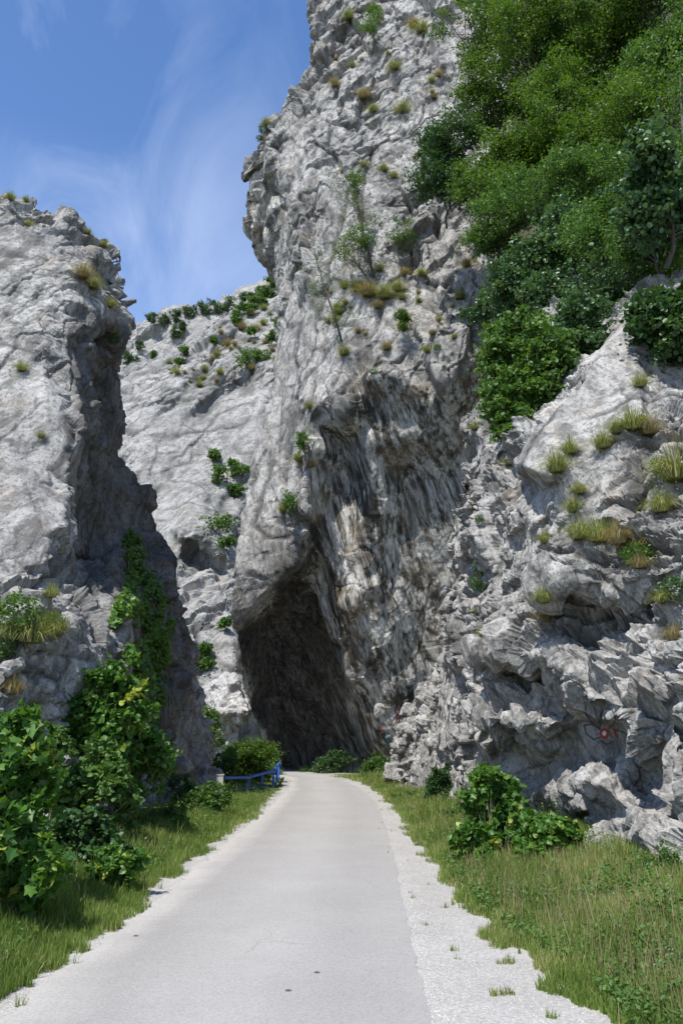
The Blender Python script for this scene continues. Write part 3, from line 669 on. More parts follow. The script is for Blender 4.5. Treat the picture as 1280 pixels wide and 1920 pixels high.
c = m.mix(.8, c, m.ramp(m.noise(P, 55, 3, .85), [(.38, .68), (.48, .97), (.62, 1.04)]), 'MULTIPLY')
ck = m.node('ShaderNodeTexVoronoi', feature='DISTANCE_TO_EDGE'); ck.inputs['Scale'].default_value = .55
wp = m.node('ShaderNodeMix', data_type='VECTOR'); wp.inputs[0].default_value = .25
nn = m.node('ShaderNodeTexNoise'); nn.inputs['Scale'].default_value = 2.5; nn.inputs['Detail'].default_value = 6; m.link(P, nn.inputs['Vector'])
m.link(P, wp.inputs[4]); m.link(nn.outputs['Color'], wp.inputs[5]); m.link(wp.outputs[1], ck.inputs['Vector'])
cm = m.math('MULTIPLY', m.ramp(ck.outputs['Distance'], [(0.0, 1.0), (.006, 0.0)]), m.ramp(n4, [(.52, 0.0), (.60, .5)]))
c = m.mix(cm, c, (.2, .19, .18))
c = m.mix(1.0, c, (.86, .835, .80), 'MULTIPLY')
m.link(c, m.b.inputs['Base Color']); m.b.inputs['Roughness'].default_value = .85
m.link(m.bump(n2, .35, .01), m.b.inputs['Normal'])
EL2 = EL.copy(); EL2[:, 0] += .34
strip('road', EL2, EA, .010, m.m, .16, .05, cols=24)
# loose gravel stones
def stones(name, n, fn, smin, smax, mat, label):
    xy = fn(n); n = len(xy)
    base = np.array([[1, 0, 0], [-1, 0, 0], [0, 1, 0], [0, -1, 0], [0, 0, 1], [0, 0, -.3]], float)
    fc = np.array([[0, 2, 4], [2, 1, 4], [1, 3, 4], [3, 0, 4]])
    s = rng.uniform(smin, smax, (n, 1, 1)) * rng.uniform(.6, 1.3, (n, 6, 3)); th = rng.uniform(0, 6.28, n)
    v = base[None] * s; v[..., 2] *= .8
    x = v[..., 0] * np.cos(th)[:, None] - v[..., 1] * np.sin(th)[:, None]; y = v[..., 0] * np.sin(th)[:, None] + v[..., 1] * np.cos(th)[:, None]
    z = v[..., 2] + np.maximum(gz(xy[:, 0], xy[:, 1]), .004)[:, None]
    V = np.stack([x + xy[:, :1], y + xy[:, 1:2], z], -1).reshape(-1, 3)
    return tag(mk(name, V, (fc[None] + 6 * np.arange(n)[:, None, None]).reshape(-1, 3), mat), label, name.replace('loose_', ''), None, 'stuff')
def st_fn(n):
    Y = 1 / rng.uniform(1 / 40, 1 / 6.5, n); side = rng.random(n)
    a = np.where(side < .35, xl(Y) + np.abs(rng.normal(0, .16, n)) - .05, np.where(side < .8, xa(Y) + rng.random(n) * (xg(Y) - xa(Y) + .5), xa(Y) + rng.normal(0, .1, n)))
    return np.stack([a, Y], -1)
stones('loose_gravel', 12000, st_fn, .003, .009, plain('pale_stone', (.42, .40, .37), .9, .25, 60), 'loose pale gravel scattered along both road edges')

def rub_fn(n):
    Y = rng.uniform(11, 34, n); return np.stack([np.interp(Y, [11, 13, 16, 22, 29, 37], [4.3, 3.9, 3.9, 3.6, 2.9, 2.2]) - np.abs(rng.normal(0, .35, n)) + .2, Y], -1)
stones('rubble', 420, rub_fn, .03, .10, plain('rubble_stone', (.36, .35, .325), .9, .3, 9, bump=.5), 'small fallen stones lying along the foot of the right rock face')
# ------------------------------------------------------------------ foliage
T_OV = (np.array([[0, 0, 0], [.4, .30, .06], [1, 0, -.05], [.4, -.30, .06]]), np.array([[0, 1, 2, 3]]))
T_RD = (np.array([[0, 0, 0], [.3, .34, .05], [.75, .36, .02], [1, 0, -.06], [.75, -.36, .02], [.3, -.34, .05]]), np.array([[0, 1, 2, 3], [0, 3, 4, 5]]))
_o = [(0, 0), (-.10, .32), (.22, .30), (.30, .58), (.52, .30), (1.0, 0), (.52, -.30), (.30, -.58), (.22, -.30), (-.10, -.32)]
T_MP = (np.array([[.3, 0, .05]] + [[a, b, -.10 * abs(b)] for a, b in _o]), np.array([[0, i + 1, (i + 1) % 10 + 1] for i in range(10)]))
_h2 = [(0, 0), (.12, .30), (.45, .42), (.80, .28), (1.05, 0), (.80, -.28), (.45, -.42), (.12, -.30)]
T_HZ = (np.array([[.5, 0, .07]] + [[a, b, -.05 * abs(b)] for a, b in _h2]), np.array([[0, i + 1, (i + 1) % 8 + 1] for i in range(8)]))

def leaves(pos, size, tmpl, up=(0, 0, 1), upw=1.0, tint=None, nrm=None, droop=.2, r=rng):
    n = len(pos); tv, tf = tmpl; k = len(tv)
    nn = r.normal(0, 1, (n, 3)); nn /= np.linalg.norm(nn, axis=-1, keepdims=True)
    nn = nn + np.asarray(up) * upw if nrm is None else nn * .8 + nrm * 1.2 + np.asarray(up) * .35
    nn /= np.linalg.norm(nn, axis=-1, keepdims=True)
    d = r.normal(0, 1, (n, 3)); d[:, 2] -= droop * 2
    d -= (d * nn).sum(-1, keepdims=True) * nn; d /= np.linalg.norm(d, axis=-1, keepdims=True) + 1e-9
    s = np.cross(nn, d)
    sz = np.broadcast_to(size, (n,)) * r.uniform(.65, 1.25, n)
    V = pos[:, None] + sz[:, None, None] * (tv[None, :, 0:1] * d[:, None] + tv[None, :, 1:2] * s[:, None] + tv[None, :, 2:3] * nn[:, None])
    Q = (tf[None] + k * np.arange(n)[:, None, None]).reshape(-1, tf.shape[1])
    t = r.uniform(0, 1, n) if tint is None else np.clip(tint + r.normal(0, .16, n), 0, 1)
    return V.reshape(-1, 3), Q, np.repeat(t, k)

def sphere_pts(n, r=rng, shell=.55):
    d = r.normal(0, 1, (n, 3)); d /= np.linalg.norm(d, axis=-1, keepdims=True)
    return d * (r.uniform(shell, 1, n) ** (1 / 2.2))[:, None]

def crown(center, rad, n_clump, per, leaf, tmpl, seed, clump=.30, upw=.8, lobes=5, flat=.75):
    """leaf clumps spread through an uneven crown: several overlapping lobes, each of many clumps, with gaps between"""
    r = np.random.default_rng(seed); rad = np.asarray(rad, float)
    lc = sphere_pts(lobes, r, .3) * .62; lr = r.uniform(.30, .58, lobes)
    which = r.integers(0, lobes, n_clump)
    cp = lc[which] + sphere_pts(n_clump, r, .35) * lr[which][:, None]
    cw = cp * rad + center
    cs = clump * rad.mean() * r.uniform(.45, 1.2, n_clump)
    ct = r.normal(.5, .2, n_clump)
    k = np.repeat(np.arange(n_clump), per)
    off = sphere_pts(len(k), r, .2) * np.where(r.random(len(k)) < .18, r.uniform(1, 1.9, len(k)), 1)[:, None]; off[:, 2] = off[:, 2] * flat
    # foliage lies in drooping sprays that reach outwards from the crown
    ax = cp / (np.linalg.norm(cp, axis=-1, keepdims=True) + 1e-6) + r.normal(0, .5, cp.shape) + [0, 0, -.1]; ax /= np.linalg.norm(ax, axis=-1, keepdims=True)
    al = (off * ax[k]).sum(-1, keepdims=True); off = off * .75 + ax[k] * al * 1.05
    off[:, 2] -= .25 * np.clip(al[:, 0], 0, 9) ** 2
    pos = cw[k] + off * cs[k][:, None]
    V, Q, t = leaves(pos, leaf, tmpl, upw=upw, tint=ct[k], r=r)
    return V, Q, t, cw

def limbs(base, cws, r0, seed, n=10, bend=.25, nmin=5):
    r = np.random.default_rng(seed); base = np.asarray(base, float)
    ctr = cws.mean(0); parts = []
    fork = base + (ctr - base) * .55 + r.normal(0, .08, 3) * np.linalg.norm(ctr - base)
    m1 = base + (fork - base) * .5 + r.normal(0, .05, 3) * np.linalg.norm(ctr - base)
    tr = tube([base, m1, fork], [r0, r0 * .8, r0 * .6], 7)
    sel = r.choice(len(cws), min(n, len(cws)), replace=False)
    for s_ in sel:
        e = cws[s_]; st = m1 + (fork - m1) * r.random(); mid = (st + e) / 2 + r.normal(0, bend * .3, 3) * np.linalg.norm(e - st)
        parts.append(tube([st, mid, e], [r0 * .45, r0 * .28, r0 * .10], 5))
        for q in range(2):
            e2 = cws[r.integers(len(cws))]
            if np.linalg.norm(e2 - e) < 1.2 * np.linalg.norm(cws.std(0)) * 2:
                parts.append(tube([mid, (mid + e2) / 2 + r.normal(0, .05, 3), e2], [r0 * .2, r0 * .14, r0 * .06], 4))
    return tr, join(parts)

PX = lambda Y, py: (Y / ray(640, py)[1]) / F       # metres per photo pixel at that depth

def tree(px, py, rx, ry, Y, mat, leaf, tmpl, label, seed, base=None, name='tree', cat='tree', group=None, n_clump=90, per=70, r0=None, clump=.26, depth=None, upw=.8, bark=M_BARK, nl=12, lobes=6, flat=.75):
    c = at(px, py, Y); k = PX(Y, py)
    rad = (rx * k, (depth or max(rx, ry) * .8) * k, ry * k)
    V, Q, t, cw = crown(c, rad, n_clump, per, leaf, tmpl, seed, clump, upw, lobes, flat)
    b = c + np.array([0, rad[1] * .5, -rad[2] * 1.05]) if base is None else np.asarray(base, float)
    root = empty(name, b, label, cat, group)
    r0 = r0 or .035 * max(rad)
    (tv, tq), (lv, lq) = limbs(b, cw, r0, seed + 1, n=nl)
    child('trunk' if cat == 'tree' else 'stem', tv, tq, bark, root, smooth=True)
    child('branches', lv, lq, bark, root, smooth=True)
    child('crown' if cat == 'tree' else 'foliage', V, Q, mat, root, attrs={'tint': t})
    return root

# trees on the upper right
TR = [ # px, py, rx, ry, Y, mat, leaf, tmpl, label, clumps, per
 (905, 55, 75, 75, 37, L_YEL, .13, T_OV, 'thin yellow green tree at the top left corner of the hanging wood', 80, 60),
 (1010, 75, 95, 100, 35, L_YEL, .13, T_OV, 'bright yellow green tree at the top of the wood beside the thin one', 120, 80),
 (1130, 40, 110, 95, 33, L_YEL, .13, T_OV, 'yellow green tree against the top edge in the middle of the wood', 120, 80),
 (1250, 70, 110, 110, 30, L_MID, .12, T_OV, 'mid green tree in the top right corner of the view', 120, 80),
 (925, 185, 95, 75, 35, L_YEL, .12, T_OV, 'feathery yellow green tree leaning over the bare cliff', 110, 80),
 (1050, 210, 110, 95, 32, L_YEL, .12, T_OV, 'broad yellow green tree in the middle of the wood with dark gaps below', 130, 90),
 (1180, 210, 110, 100, 29, L_YEL, .11, T_OV, 'yellow green tree left of the round-leaved tree at the right edge', 120, 80),
 (828, 270, 58, 66, 36, L_DRK, .12, T_OV, 'dark green tree clinging to the cliff at the left end of the wood', 90, 80),
 (838, 352, 56, 52, 35.5, L_DRK, .12, T_OV, 'very dark low tree hanging just under the left end of the wood', 80, 80),
 (935, 335, 80, 68, 32, L_YEL, .11, T_OV, 'small bright tree over the dark hollow on the left of the wood', 100, 80),
 (1065, 365, 115, 75, 29, L_MID, .11, T_OV, 'spreading mid green tree across the centre of the wood', 120, 80),
 (950, 425, 75, 50, 31, L_MID, .11, T_OV, 'flat topped green tree just above the notch in the cliff', 90, 70),
 (1050, 465, 90, 55, 27, L_BLU, .11, T_RD, 'blue green smoke bush tree in the shaded lower wood', 90, 80),
 (1160, 470, 110, 80, 24, L_MID, .10, T_OV, 'shaded green tree behind the round-leaved tree', 100, 80),
 (1255, 330, 85, 120, 19, L_BLU, .12, T_RD, 'near tree with large round blue green leaves at the right edge', 90, 70),
 (1272, 575, 78, 100, 17.4, L_DRK, .11, T_RD, 'dark round-leaved tree overhanging the pointed slab', 90, 80),
 (985, 545, 80, 60, 27, L_BLU, .10, T_RD, 'round-leaved bush tree below the dark hollow', 100, 80),
 (1095, 570, 100, 65, 24, L_BLU, .10, T_RD, 'blue green tree above the point of the leaning slab', 110, 80),
 (1010, 655, 85, 78, 20.6, L_MID, .09, T_RD, 'bright green bush tree hanging beside the leaning slab', 130, 90),
 (978, 750, 60, 72, 20.0, L_MID, .085, T_RD, 'lowest green bush of the wood drooping to the slab corner', 110, 90),
 (1190, 130, 120, 90, 33.5, L_MID, .13, T_OV, 'mid green tree filling the wood below the top edge', 120, 80),
 (1080, 130, 100, 80, 36, L_MID, .13, T_OV, 'shaded mid green tree behind the bright top trees', 110, 80),
 (1170, 340, 120, 90, 28, L_MID, .11, T_OV, 'shaded tree between the centre of the wood and the large-leaved edge tree', 120, 80),
 (1120, 670, 70, 50, 22.5, L_DRK, .10, T_RD, 'dark bush squeezed behind the upper part of the leaning slab', 80, 70),
 (1250, 430, 90, 80, 21, L_MID, .10, T_OV, 'shaded tree behind the two round-leaved trees at the right edge', 100, 70),
 (990, 290, 90, 70, 33.5, L_YEL, .12, T_OV, 'yellow green tree over the small bright one', 110, 80),
 (1340, 250, 90, 220, 22, L_MID, .11, T_OV, 'tree mostly beyond the right edge of the view', 120, 80),
 (1230, -10, 110, 70, 31, L_YEL, .12, T_OV, 'yellow green tree cut off by the top edge near the right corner', 110, 80),
 (1075, 625, 80, 55, 20.8, L_BLU, .09, T_RD, 'round-leaved bush hanging over the upper edge of the leaning slab', 100, 80),
 (952, 690, 40, 60, 21.5, L_MID, .085, T_RD, 'small green bush at the left rim of the hanging wood', 60, 70),
 (905, 578, 38, 30, 29.5, L_BLU, .09, T_RD, 'small outlying round-leaved shrub on the cliff beside the wood', 40, 45),
]
for i, (x, y, rx, ry, Y, mt, lf, tp, lab, nc, per) in enumerate(TR):
    tree(x, y, rx * 1.22, ry * 1.25, Y, mt, lf * 1.25, tp, lab, 100 + i, n_clump=int(nc * 1.35), per=int(per * 1.15), group='trees of the hanging wood on the right', clump=.22)

# slim pale trees and shrubs on the central cliff
CL = [ # px,py,rx,ry, leafmat, label, base(px,py)
 (665, 345, 22, 34, L_MID, 'slender light green sapling standing above the others on the big cliff', (690, 470)),
 (690, 440, 34, 40, L_MID, 'open light green shrub in the middle of the big cliff', (700, 520)),
 (755, 430, 36, 30, L_MID, 'pale green spreading shrub beside the hole in the big cliff', (752, 480)),
 (655, 470, 44, 36, L_YEL, 'yellow green shrub arching left over the bare slab', (695, 530)),
 (692, 48, 28, 32, L_MID, 'bright shrub high on the big cliff near the top edge', (700, 85)),
 (755, 600, 18, 22, L_YEL, 'yellowish small shrub on a ledge above the overhang', (758, 620)),
 (568, 820, 14, 34, L_MID, 'narrow green shrub growing down the buttress edge', (572, 850)),
 (540, 935, 16, 26, L_MID, 'small green shrub low on the buttress edge', (545, 955)),
 (900, 1080, 32, 26, L_BLU, 'sparse grey green shrub on the left flank of the near rock', (905, 1110)),
]
for i, (x, y, rx, ry, mt, lab, b) in enumerate(CL):
    rk = RC if x > 880 else CC
    bp = rk.pt(*b); Y = bp[1] - .5
    tree(x, y, rx * 1.1, ry * 1.1, Y - .4, mt, .10 if rk is CC else .05, T_OV, lab, 300 + i, base=bp, name='shrub', cat='shrub', group='shrubs on the rock faces', n_clump=46, per=34, clump=.26, r0=.05, nl=14, lobes=5, bark=M_TWIG)
# a thin bare-stemmed sapling on the slab
bp = CC.pt(640, 640)
for i, (b, pts, lab) in enumerate([((640, 640), [(630, 600), (615, 560), (600, 510), (590, 480)], 'thin leggy sapling with a few leaves in front of the bare slab'),
                                   ((700, 520), [(690, 470), (675, 420), (662, 380), (655, 340)], 'tall thin twisted sapling rising from the grassy ledge')]):
    bp = CC.pt(*b); Y = bp[1] - .5
    P_ = [bp] + [at(a, c_, Y - .5) for a, c_ in pts]
    root = empty('sapling', bp, lab, 'sapling', 'saplings on the big cliff')
    v, q = tube(P_, np.linspace(.07, .02, len(P_)), 5); child('stem', v, q, M_BARK, root, smooth=True)
    r = np.random.default_rng(40 + i); tips = []
    br = []
    for a in range(26):
        k = r.integers(1, len(P_)); s0 = P_[k - 1] + (P_[k] - P_[k - 1]) * r.random(); e = s0 + r.normal(0, .75, 3) * [1, .5, .5]; tips.append(e); br.append(tube([s0, e], [.018, .008], 4))
    v, q = join(br); child('branches', v, q, M_BARK, root)
    tips = np.array(tips); k = r.integers(0, len(tips), 620); pos = tips[k] + r.normal(0, .2, (620, 3))
    v, q, t = leaves(pos, .11, T_OV, r=r); child('foliage', v, q, L_MID, root, attrs={'tint': t})

# scrub on the far cliff and mountain
FAR = [ # px,py,r, rock, label
 (285, 600, 14, 0, 'leftmost round tree on the distant skyline'), (310, 598, 13, 0, 'second distant skyline tree from the left'), (333, 590, 14, 0, 'distant skyline tree just right of the gap in the crags'),
 (358, 582, 14, 0, 'distant skyline tree where the ridge starts to rise'), (325, 625, 15, 0, 'distant tree growing low in the gully below the skyline'), (385, 578, 18, 0, 'wide distant tree on the ridge left of the dense clump'),
 (405, 574, 20, 0, 'dense dark distant tree at the centre of the ridge clump'), (428, 572, 18, 0, 'distant tree at the right end of the ridge clump'), (458, 552, 10, 0, 'small distant tree near the big cliff on the skyline'),
 (245, 665, 16, 0, 'distant tree at the foot of the crags beside the left cliff'), (262, 650, 10, 0, 'small distant bush on the crag near the left cliff'), (232, 640, 9, 0, 'tiny distant bush touching the left cliff outline'), (345, 612, 8, 0, 'tiny distant bush on the crag face'),
 (343, 655, 13, 1, 'bush on the left shoulder of the far cliff'), (462, 672, 26, 1, 'big bright bush on the upper slope of the far cliff'), (490, 660, 20, 1, 'bush beside the big bright one nearer the tall cliff'),
 (478, 622, 13, 1, 'dark bush above the big bright bush on the far slope'), (510, 635, 14, 1, 'bush high on the far slope touching the tall cliff'), (335, 675, 9, 1, 'low bush at the top of the far smooth slab'),
 (290, 665, 7, 1, 'tiny bush at the far cliff top on the left'), (405, 850, 14, 1, 'upper half of the shrub column on the far cliff face'), (408, 888, 20, 1, 'broad shrub in the shrub column on the far cliff face'),
 (455, 885, 20, 1, 'lighter shrub against the edge of the tall cliff'), (440, 915, 14, 1, 'small shrub below the lighter one'), (405, 985, 28, 1, 'wide shrub above the dark notch of the far cliff'), (425, 1020, 15, 1, 'shrub hanging just under the wide one'),
 (380, 1240, 22, 1, 'pale green bush beside the left cliff low down'), (420, 1165, 11, 1, 'small dark shrub on the whitish part of the far cliff'), (382, 1215, 14, 1, 'upper part of the pale bush low beside the left cliff'),
 (505, 545, 14, 1, 'scrub near the top of the far slope beside the tall cliff'), (470, 580, 12, 1, 'scrub near the skyline of the far slope'),
 (436, 868, 10, 1, 'small shrub between the column and the tall cliff'), (490, 560, 12, 1, 'greenish scrub patch below the top of the far slope'), (520, 600, 12, 1, 'scrub patch halfway down beside the tall cliff'), (445, 600, 10, 1, 'low scrub on the rubble slope'), (400, 640, 8, 1, 'small scrub on the rubble slope further left'),
 (440, 588, 11, 1, 'lowest bush of the green fringe along the crest of the far slope'), (456, 578, 12, 1, 'second bush up the green fringe on the crest of the far slope'), (474, 560, 13, 1, 'third bush up the green fringe on the crest of the far slope'), (490, 543, 12, 1, 'fourth bush up the green fringe on the crest of the far slope'), (508, 528, 12, 1, 'top bush of the green fringe on the crest against the tall cliff'),
]
for i, (x, y, r_, k, lab) in enumerate(FAR):
    rk = (MT, FC)[k]; bp = rk.pt(x, min(y + r_ * .8, y + 12)); Y = bp[1] - (1.5 if k == 0 else .8)
    lf = .75 if k == 0 else .36
    tree(x, y, r_ * 1.15, r_, Y, L_FAR if k == 0 else L_MID, lf, T_OV, lab, 400 + i, base=bp, name='distant_tree' if k == 0 else 'bush', cat='tree' if k == 0 else 'bush', group='trees on the distant crags' if k == 0 else 'scrub on the far cliff', n_clump=30, per=28, clump=.3, nl=6, lobes=4)

# ---- bushes by the road
def bush(px, py, rx, ry, Y, mat, leaf, tmpl, label, seed, nc, per, base=None, group=None, name='bush', **k):
    g = ground_at(px, 1500)  # placeholder
    c = at(px, py, Y)
    b = np.array([c[0], c[1], float(gz(c[0], c[1])) - .05]) if base is None else base
    return tree(px, py, rx * 1.18, ry * 1.15, Y, mat, leaf * .86, tmpl, label, seed, base=b, name=name, cat='bush', group=group, n_clump=int(nc * 1.5), per=int(per * 1.35), bark=M_TWIG, **k)
bush(55, 1420, 62, 120, 10.8, L_MAP, .15, T_MP, 'tall maple bush at the left edge with large lobed leaves', 500, 90, 26, clump=.24, depth=70)
bush(45, 1590, 70, 110, 10.0, L_MAP, .15, T_MP, 'dark lower maple bush at the left edge above the grass', 501, 90, 26, clump=.24, depth=70)
bush(-70, 1500, 70, 190, 9.6, L_MAP, .15, T_MP, 'maple bush mostly beyond the left edge of the view', 502, 80, 24, clump=.24, depth=70)
bush(200, 1350, 80, 100, 17.0, L_MAP, .14, T_HZ, 'tall hazel bush with yellow tipped leaves against the left cliff', 503, 110, 32, clump=.17, lobes=9, depth=60)
bush(255, 1440, 75, 80, 18.2, L_MAP, .12, T_HZ, 'hazel bush lower and right of the tall hazel', 504, 100, 32, clump=.17, lobes=9, depth=60)
bush(185, 1480, 75, 80, 15.5, L_MID, .12, T_HZ, 'dark green hazel bush at the foot of the tall hazel', 505, 100, 32, clump=.17, lobes=9, depth=60)
bush(110, 1400, 30, 60, 15.0, L_MID, .10, T_HZ, 'thin bush between the maple and the tall hazel', 512, 40, 20, clump=.17, lobes=9, depth=40)
bush(150, 1580, 80, 55, 13.3, L_DRK, .09, T_RD, 'low dark undergrowth bush between the maple and the grass', 506, 90, 40, clump=.17, lobes=9, depth=60)
bush(220, 1625, 50, 36, 12.4, L_MAP, .10, T_HZ, 'small light green bush standing in the left grass', 507, 50, 22, clump=.17, lobes=9, depth=50)
bush(310, 1545, 60, 38, 19.0, L_MID, .10, T_OV, 'low green bush at the foot of the left cliff', 508, 70, 40, clump=.17, lobes=9, depth=50)
bush(390, 1505, 42, 36, 23.0, L_MID, .10, T_OV, 'fresh green bush in front of the concrete post', 509, 70, 40, clump=.2)
bush(345, 1480, 30, 34, 25.5, L_DRK, .10, T_OV, 'dark bush against the base of the left cliff', 510, 50, 40, clump=.2)
bush(395, 1370, 30, 48, 41.0, L_MID, .13, T_OV, 'narrow green bush at the left cliff corner behind the railing', 513, 60, 40, clump=.2, base=at(400, 1470, 41))
bush(475, 1425, 62, 46, 39.5, L_YEL, .12, T_OV, 'big light green willow bush behind the blue railing', 514, 140, 60, clump=.2, base=at(475, 1490, 39.5))
bush(425, 1438, 30, 42, 37.5, L_MID, .12, T_OV, 'green bush at the near end of the blue railing', 515, 60, 50, clump=.2, base=at(425, 1490, 40))
bush(700, 1438, 26, 30, 44, L_MID, .13, T_OV, 'green bush at the foot of the overhang beside the pale rock', 516, 60, 40, clump=.2)
bush(628, 1438, 40, 26, 48.5, L_DRK, .14, T_OV, 'dark shaded bush under the overhang at the road bend', 517, 60, 40, clump=.2)
bush(512, 1440, 24, 20, 46.5, L_MID, .13, T_OV, 'green bush beyond the far end of the blue railing', 530, 50, 40, clump=.2)
bush(585, 1446, 26, 14, 50, L_DRK, .14, T_OV, 'low dark bush under the overhang left of the shaded one', 518, 30, 30, clump=.2)
bush(835, 1462, 38, 42, 26, L_DRK, .10, T_OV, 'dark green bush tucked against the near rock', 519, 80, 50, clump=.2)
bush(770, 1500, 30, 22, 29, L_YEL, .08, T_OV, 'pale yellow green herb clump beside the far end of the near rock', 520, 50, 40, clump=.2)
bush(925, 1510, 52, 80, 15.2, L_MAP, .135, T_MP, 'young maple with bright lobed leaves in front of the undercut', 521, 80, 26, clump=.22, depth=45)
bush(915, 1462, 18, 30, 15.0, L_MAP, .12, T_MP, 'pointed bright top shoot of the maple beside the undercut', 522, 18, 20, clump=.3, depth=30)
bush(905, 1590, 60, 50, 14.6, L_MAP, .115, T_HZ, 'leafy bush under the young maple at the edge of the grass', 523, 80, 30, clump=.17, lobes=9, depth=45)
bush(1000, 1575, 75, 62, 13.9, L_MAP, .10, T_HZ, 'broad bramble bush between the young maple and the rock foot', 524, 110, 36, clump=.17, lobes=9, depth=50)
bush(1060, 1665, 60, 34, 12.4, L_MID, .07, T_OV, 'low tangled weed clump at the rock foot right of the bramble', 526, 60, 36, clump=.2, depth=45)
bush(1165, 1705, 60, 34, 11.3, L_GRS, .06, T_OV, 'pale weed clump in front of the lowest rock corner', 527, 60, 34, clump=.2, depth=45)
bush(1270, 1745, 60, 46, 10.3, L_MID, .06, T_OV, 'weed clump at the right edge in the tall grass', 528, 60, 34, clump=.2, depth=45)
bush(860, 1545, 40, 30, 20.5, L_MID, .07, T_OV, 'low weeds between the pale herb clump and the young maple', 529, 50, 34, clump=.2, depth=45)
bush(1240, 1640, 55, 55, 11.5, L_MID, .05, T_OV, 'wispy weed bush at the right edge in front of the rock', 525, 50, 30, clump=.22, depth=50)

# ---- ivy on the left cliff
IV = [(222, 990), (248, 1000), (270, 1070), (300, 1110), (325, 1170), (318, 1240), (310, 1300), (325, 1350), (318, 1380), (270, 1340), (250, 1270), (225, 1200), (205, 1180), (222, 1120), (232, 1060)]
pxs = rng.uniform(190, 345, 30000); pys = rng.uniform(980, 1390, 30000)
jx, jy = jit(pxs, pys, 9, 24); ok = inpoly(jx, jy, IV); pxs, pys = pxs[ok], pys[ok]
q = np.stack([pxs / 16, pys / 22, pxs * 0], -1); ok = fbm(q, 3, 33) > -.02 + np.clip((1100 - pys) / 400, 0, .3); pxs, pys = pxs[ok], pys[ok]
hh = [LC.hit(a_, b_) for a_, b_ in zip(pxs, pys)]; pos = np.array([h_[0] for h_ in hh]); nr = np.array([h_[1] for h_ in hh]); to = CAM - pos; to /= np.linalg.norm(to, axis=-1, keepdims=True)
pos = pos + (nr * .5 + to * .5) * rng.uniform(.05, .45, (len(pos), 1))
b = LC.pt(300, 1370)
root = empty('ivy', b, 'curtain of bright ivy hanging down the shaded gully of the left cliff', 'ivy')
v, q, t = leaves(pos, .15, T_RD, nrm=nr, tint=.5 + .4 * fbm(pos * 1.5, 3, 44)); child('foliage', v, q, L_IVY, root, attrs={'tint': t})
vs = []
for k in range(16):
    x0_ = rng.uniform(235, 300); ln = [(x0_ + 6 * math.sin(a / 25 + k) + (a - 1020) * .18 - 20, a) for a in range(1020, 1370, 25)]
    pp = np.array([LC.pt(*w) + .06 * (CAM - LC.pt(*w)) / 20 for w in ln]); vs.append(tube(pp, .02, 4))
v, q = join(vs); child('vines', v, q, M_TWIG, root)

# ---- grass tufts on rocks
def tuft_mesh(n, ln, spread, droop, seed, w=.012):
    r = np.random.default_rng(seed)
    th = r.uniform(0, 2 * math.pi, n); out = r.uniform(.1, 1, n) * spread; L = ln * r.uniform(.5, 1.1, n)
    b = np.stack([np.cos(th), np.sin(th), 0 * th], -1); base = b * (r.uniform(0, .25, n) * ln)[:, None]
    side = np.stack([-np.sin(th), np.cos(th), 0 * th], -1) * (w * r.uniform(.6, 1.3, n))[:, None]
    V = []; S = 4
    for k in range(S + 1):
        u = k / S
        p = base + b * (out * L * u ** 1.1)[:, None] + np.array([0, 0, 1]) * (L * (u - droop * out * u ** 2.3 * 1.2))[:, None]
        ww = (1 - u * .85)
        V += [p - side * ww, p + side * ww]
    V = np.stack(V, 1); k = V.shape[1]
    f = np.array([[2 * i, 2 * i + 1, 2 * i + 3, 2 * i + 2] for i in range(S)])
    Q = (f[None] + k * np.arange(n)[:, None, None]).reshape(-1, 4)
    t = np.clip(r.normal(.55, .3, n), 0, 1)
    return V.reshape(-1, 3), Q, np.repeat(t, k)
def mk_mesh(name, V, Q, t, mat):
    o = mk(name, V, Q, mat, attrs={'tint': t}); me = o.data; bpy.data.objects.remove(o); return me
TM = [mk_mesh('grass_tuft', *tuft_mesh(420, 1.0, .9, 1.0, 60 + i, .010), (L_TUF, L_TUF, L_DRY)[i]) for i in range(3)]
SM = [mk_mesh('rock_plant', *leaves(sphere_pts(420, np.random.default_rng(70 + i), .2) * [.5, .5, .38] + [0, 0, .25], .12, T_OV), (L_MID, L_BLU)[i]) for i in range(2)]
def put(me, px, py, rk, size, label, cat, group, name, toward=.0, sz=None):
    p = rk.pt(px, py); to = CAM - p; L = np.linalg.norm(to); to = to / L
    s = size * L / F
    o = bpy.data.objects.new(name, me); C.objects.link(o)
    o.location = [float(q) for q in p + to * .25 * s]; o.rotation_euler = (0, 0, random.uniform(0, 6.28)); o.scale = (s, s, s if sz is None else s * sz)
    return tag(o, label, cat, group)
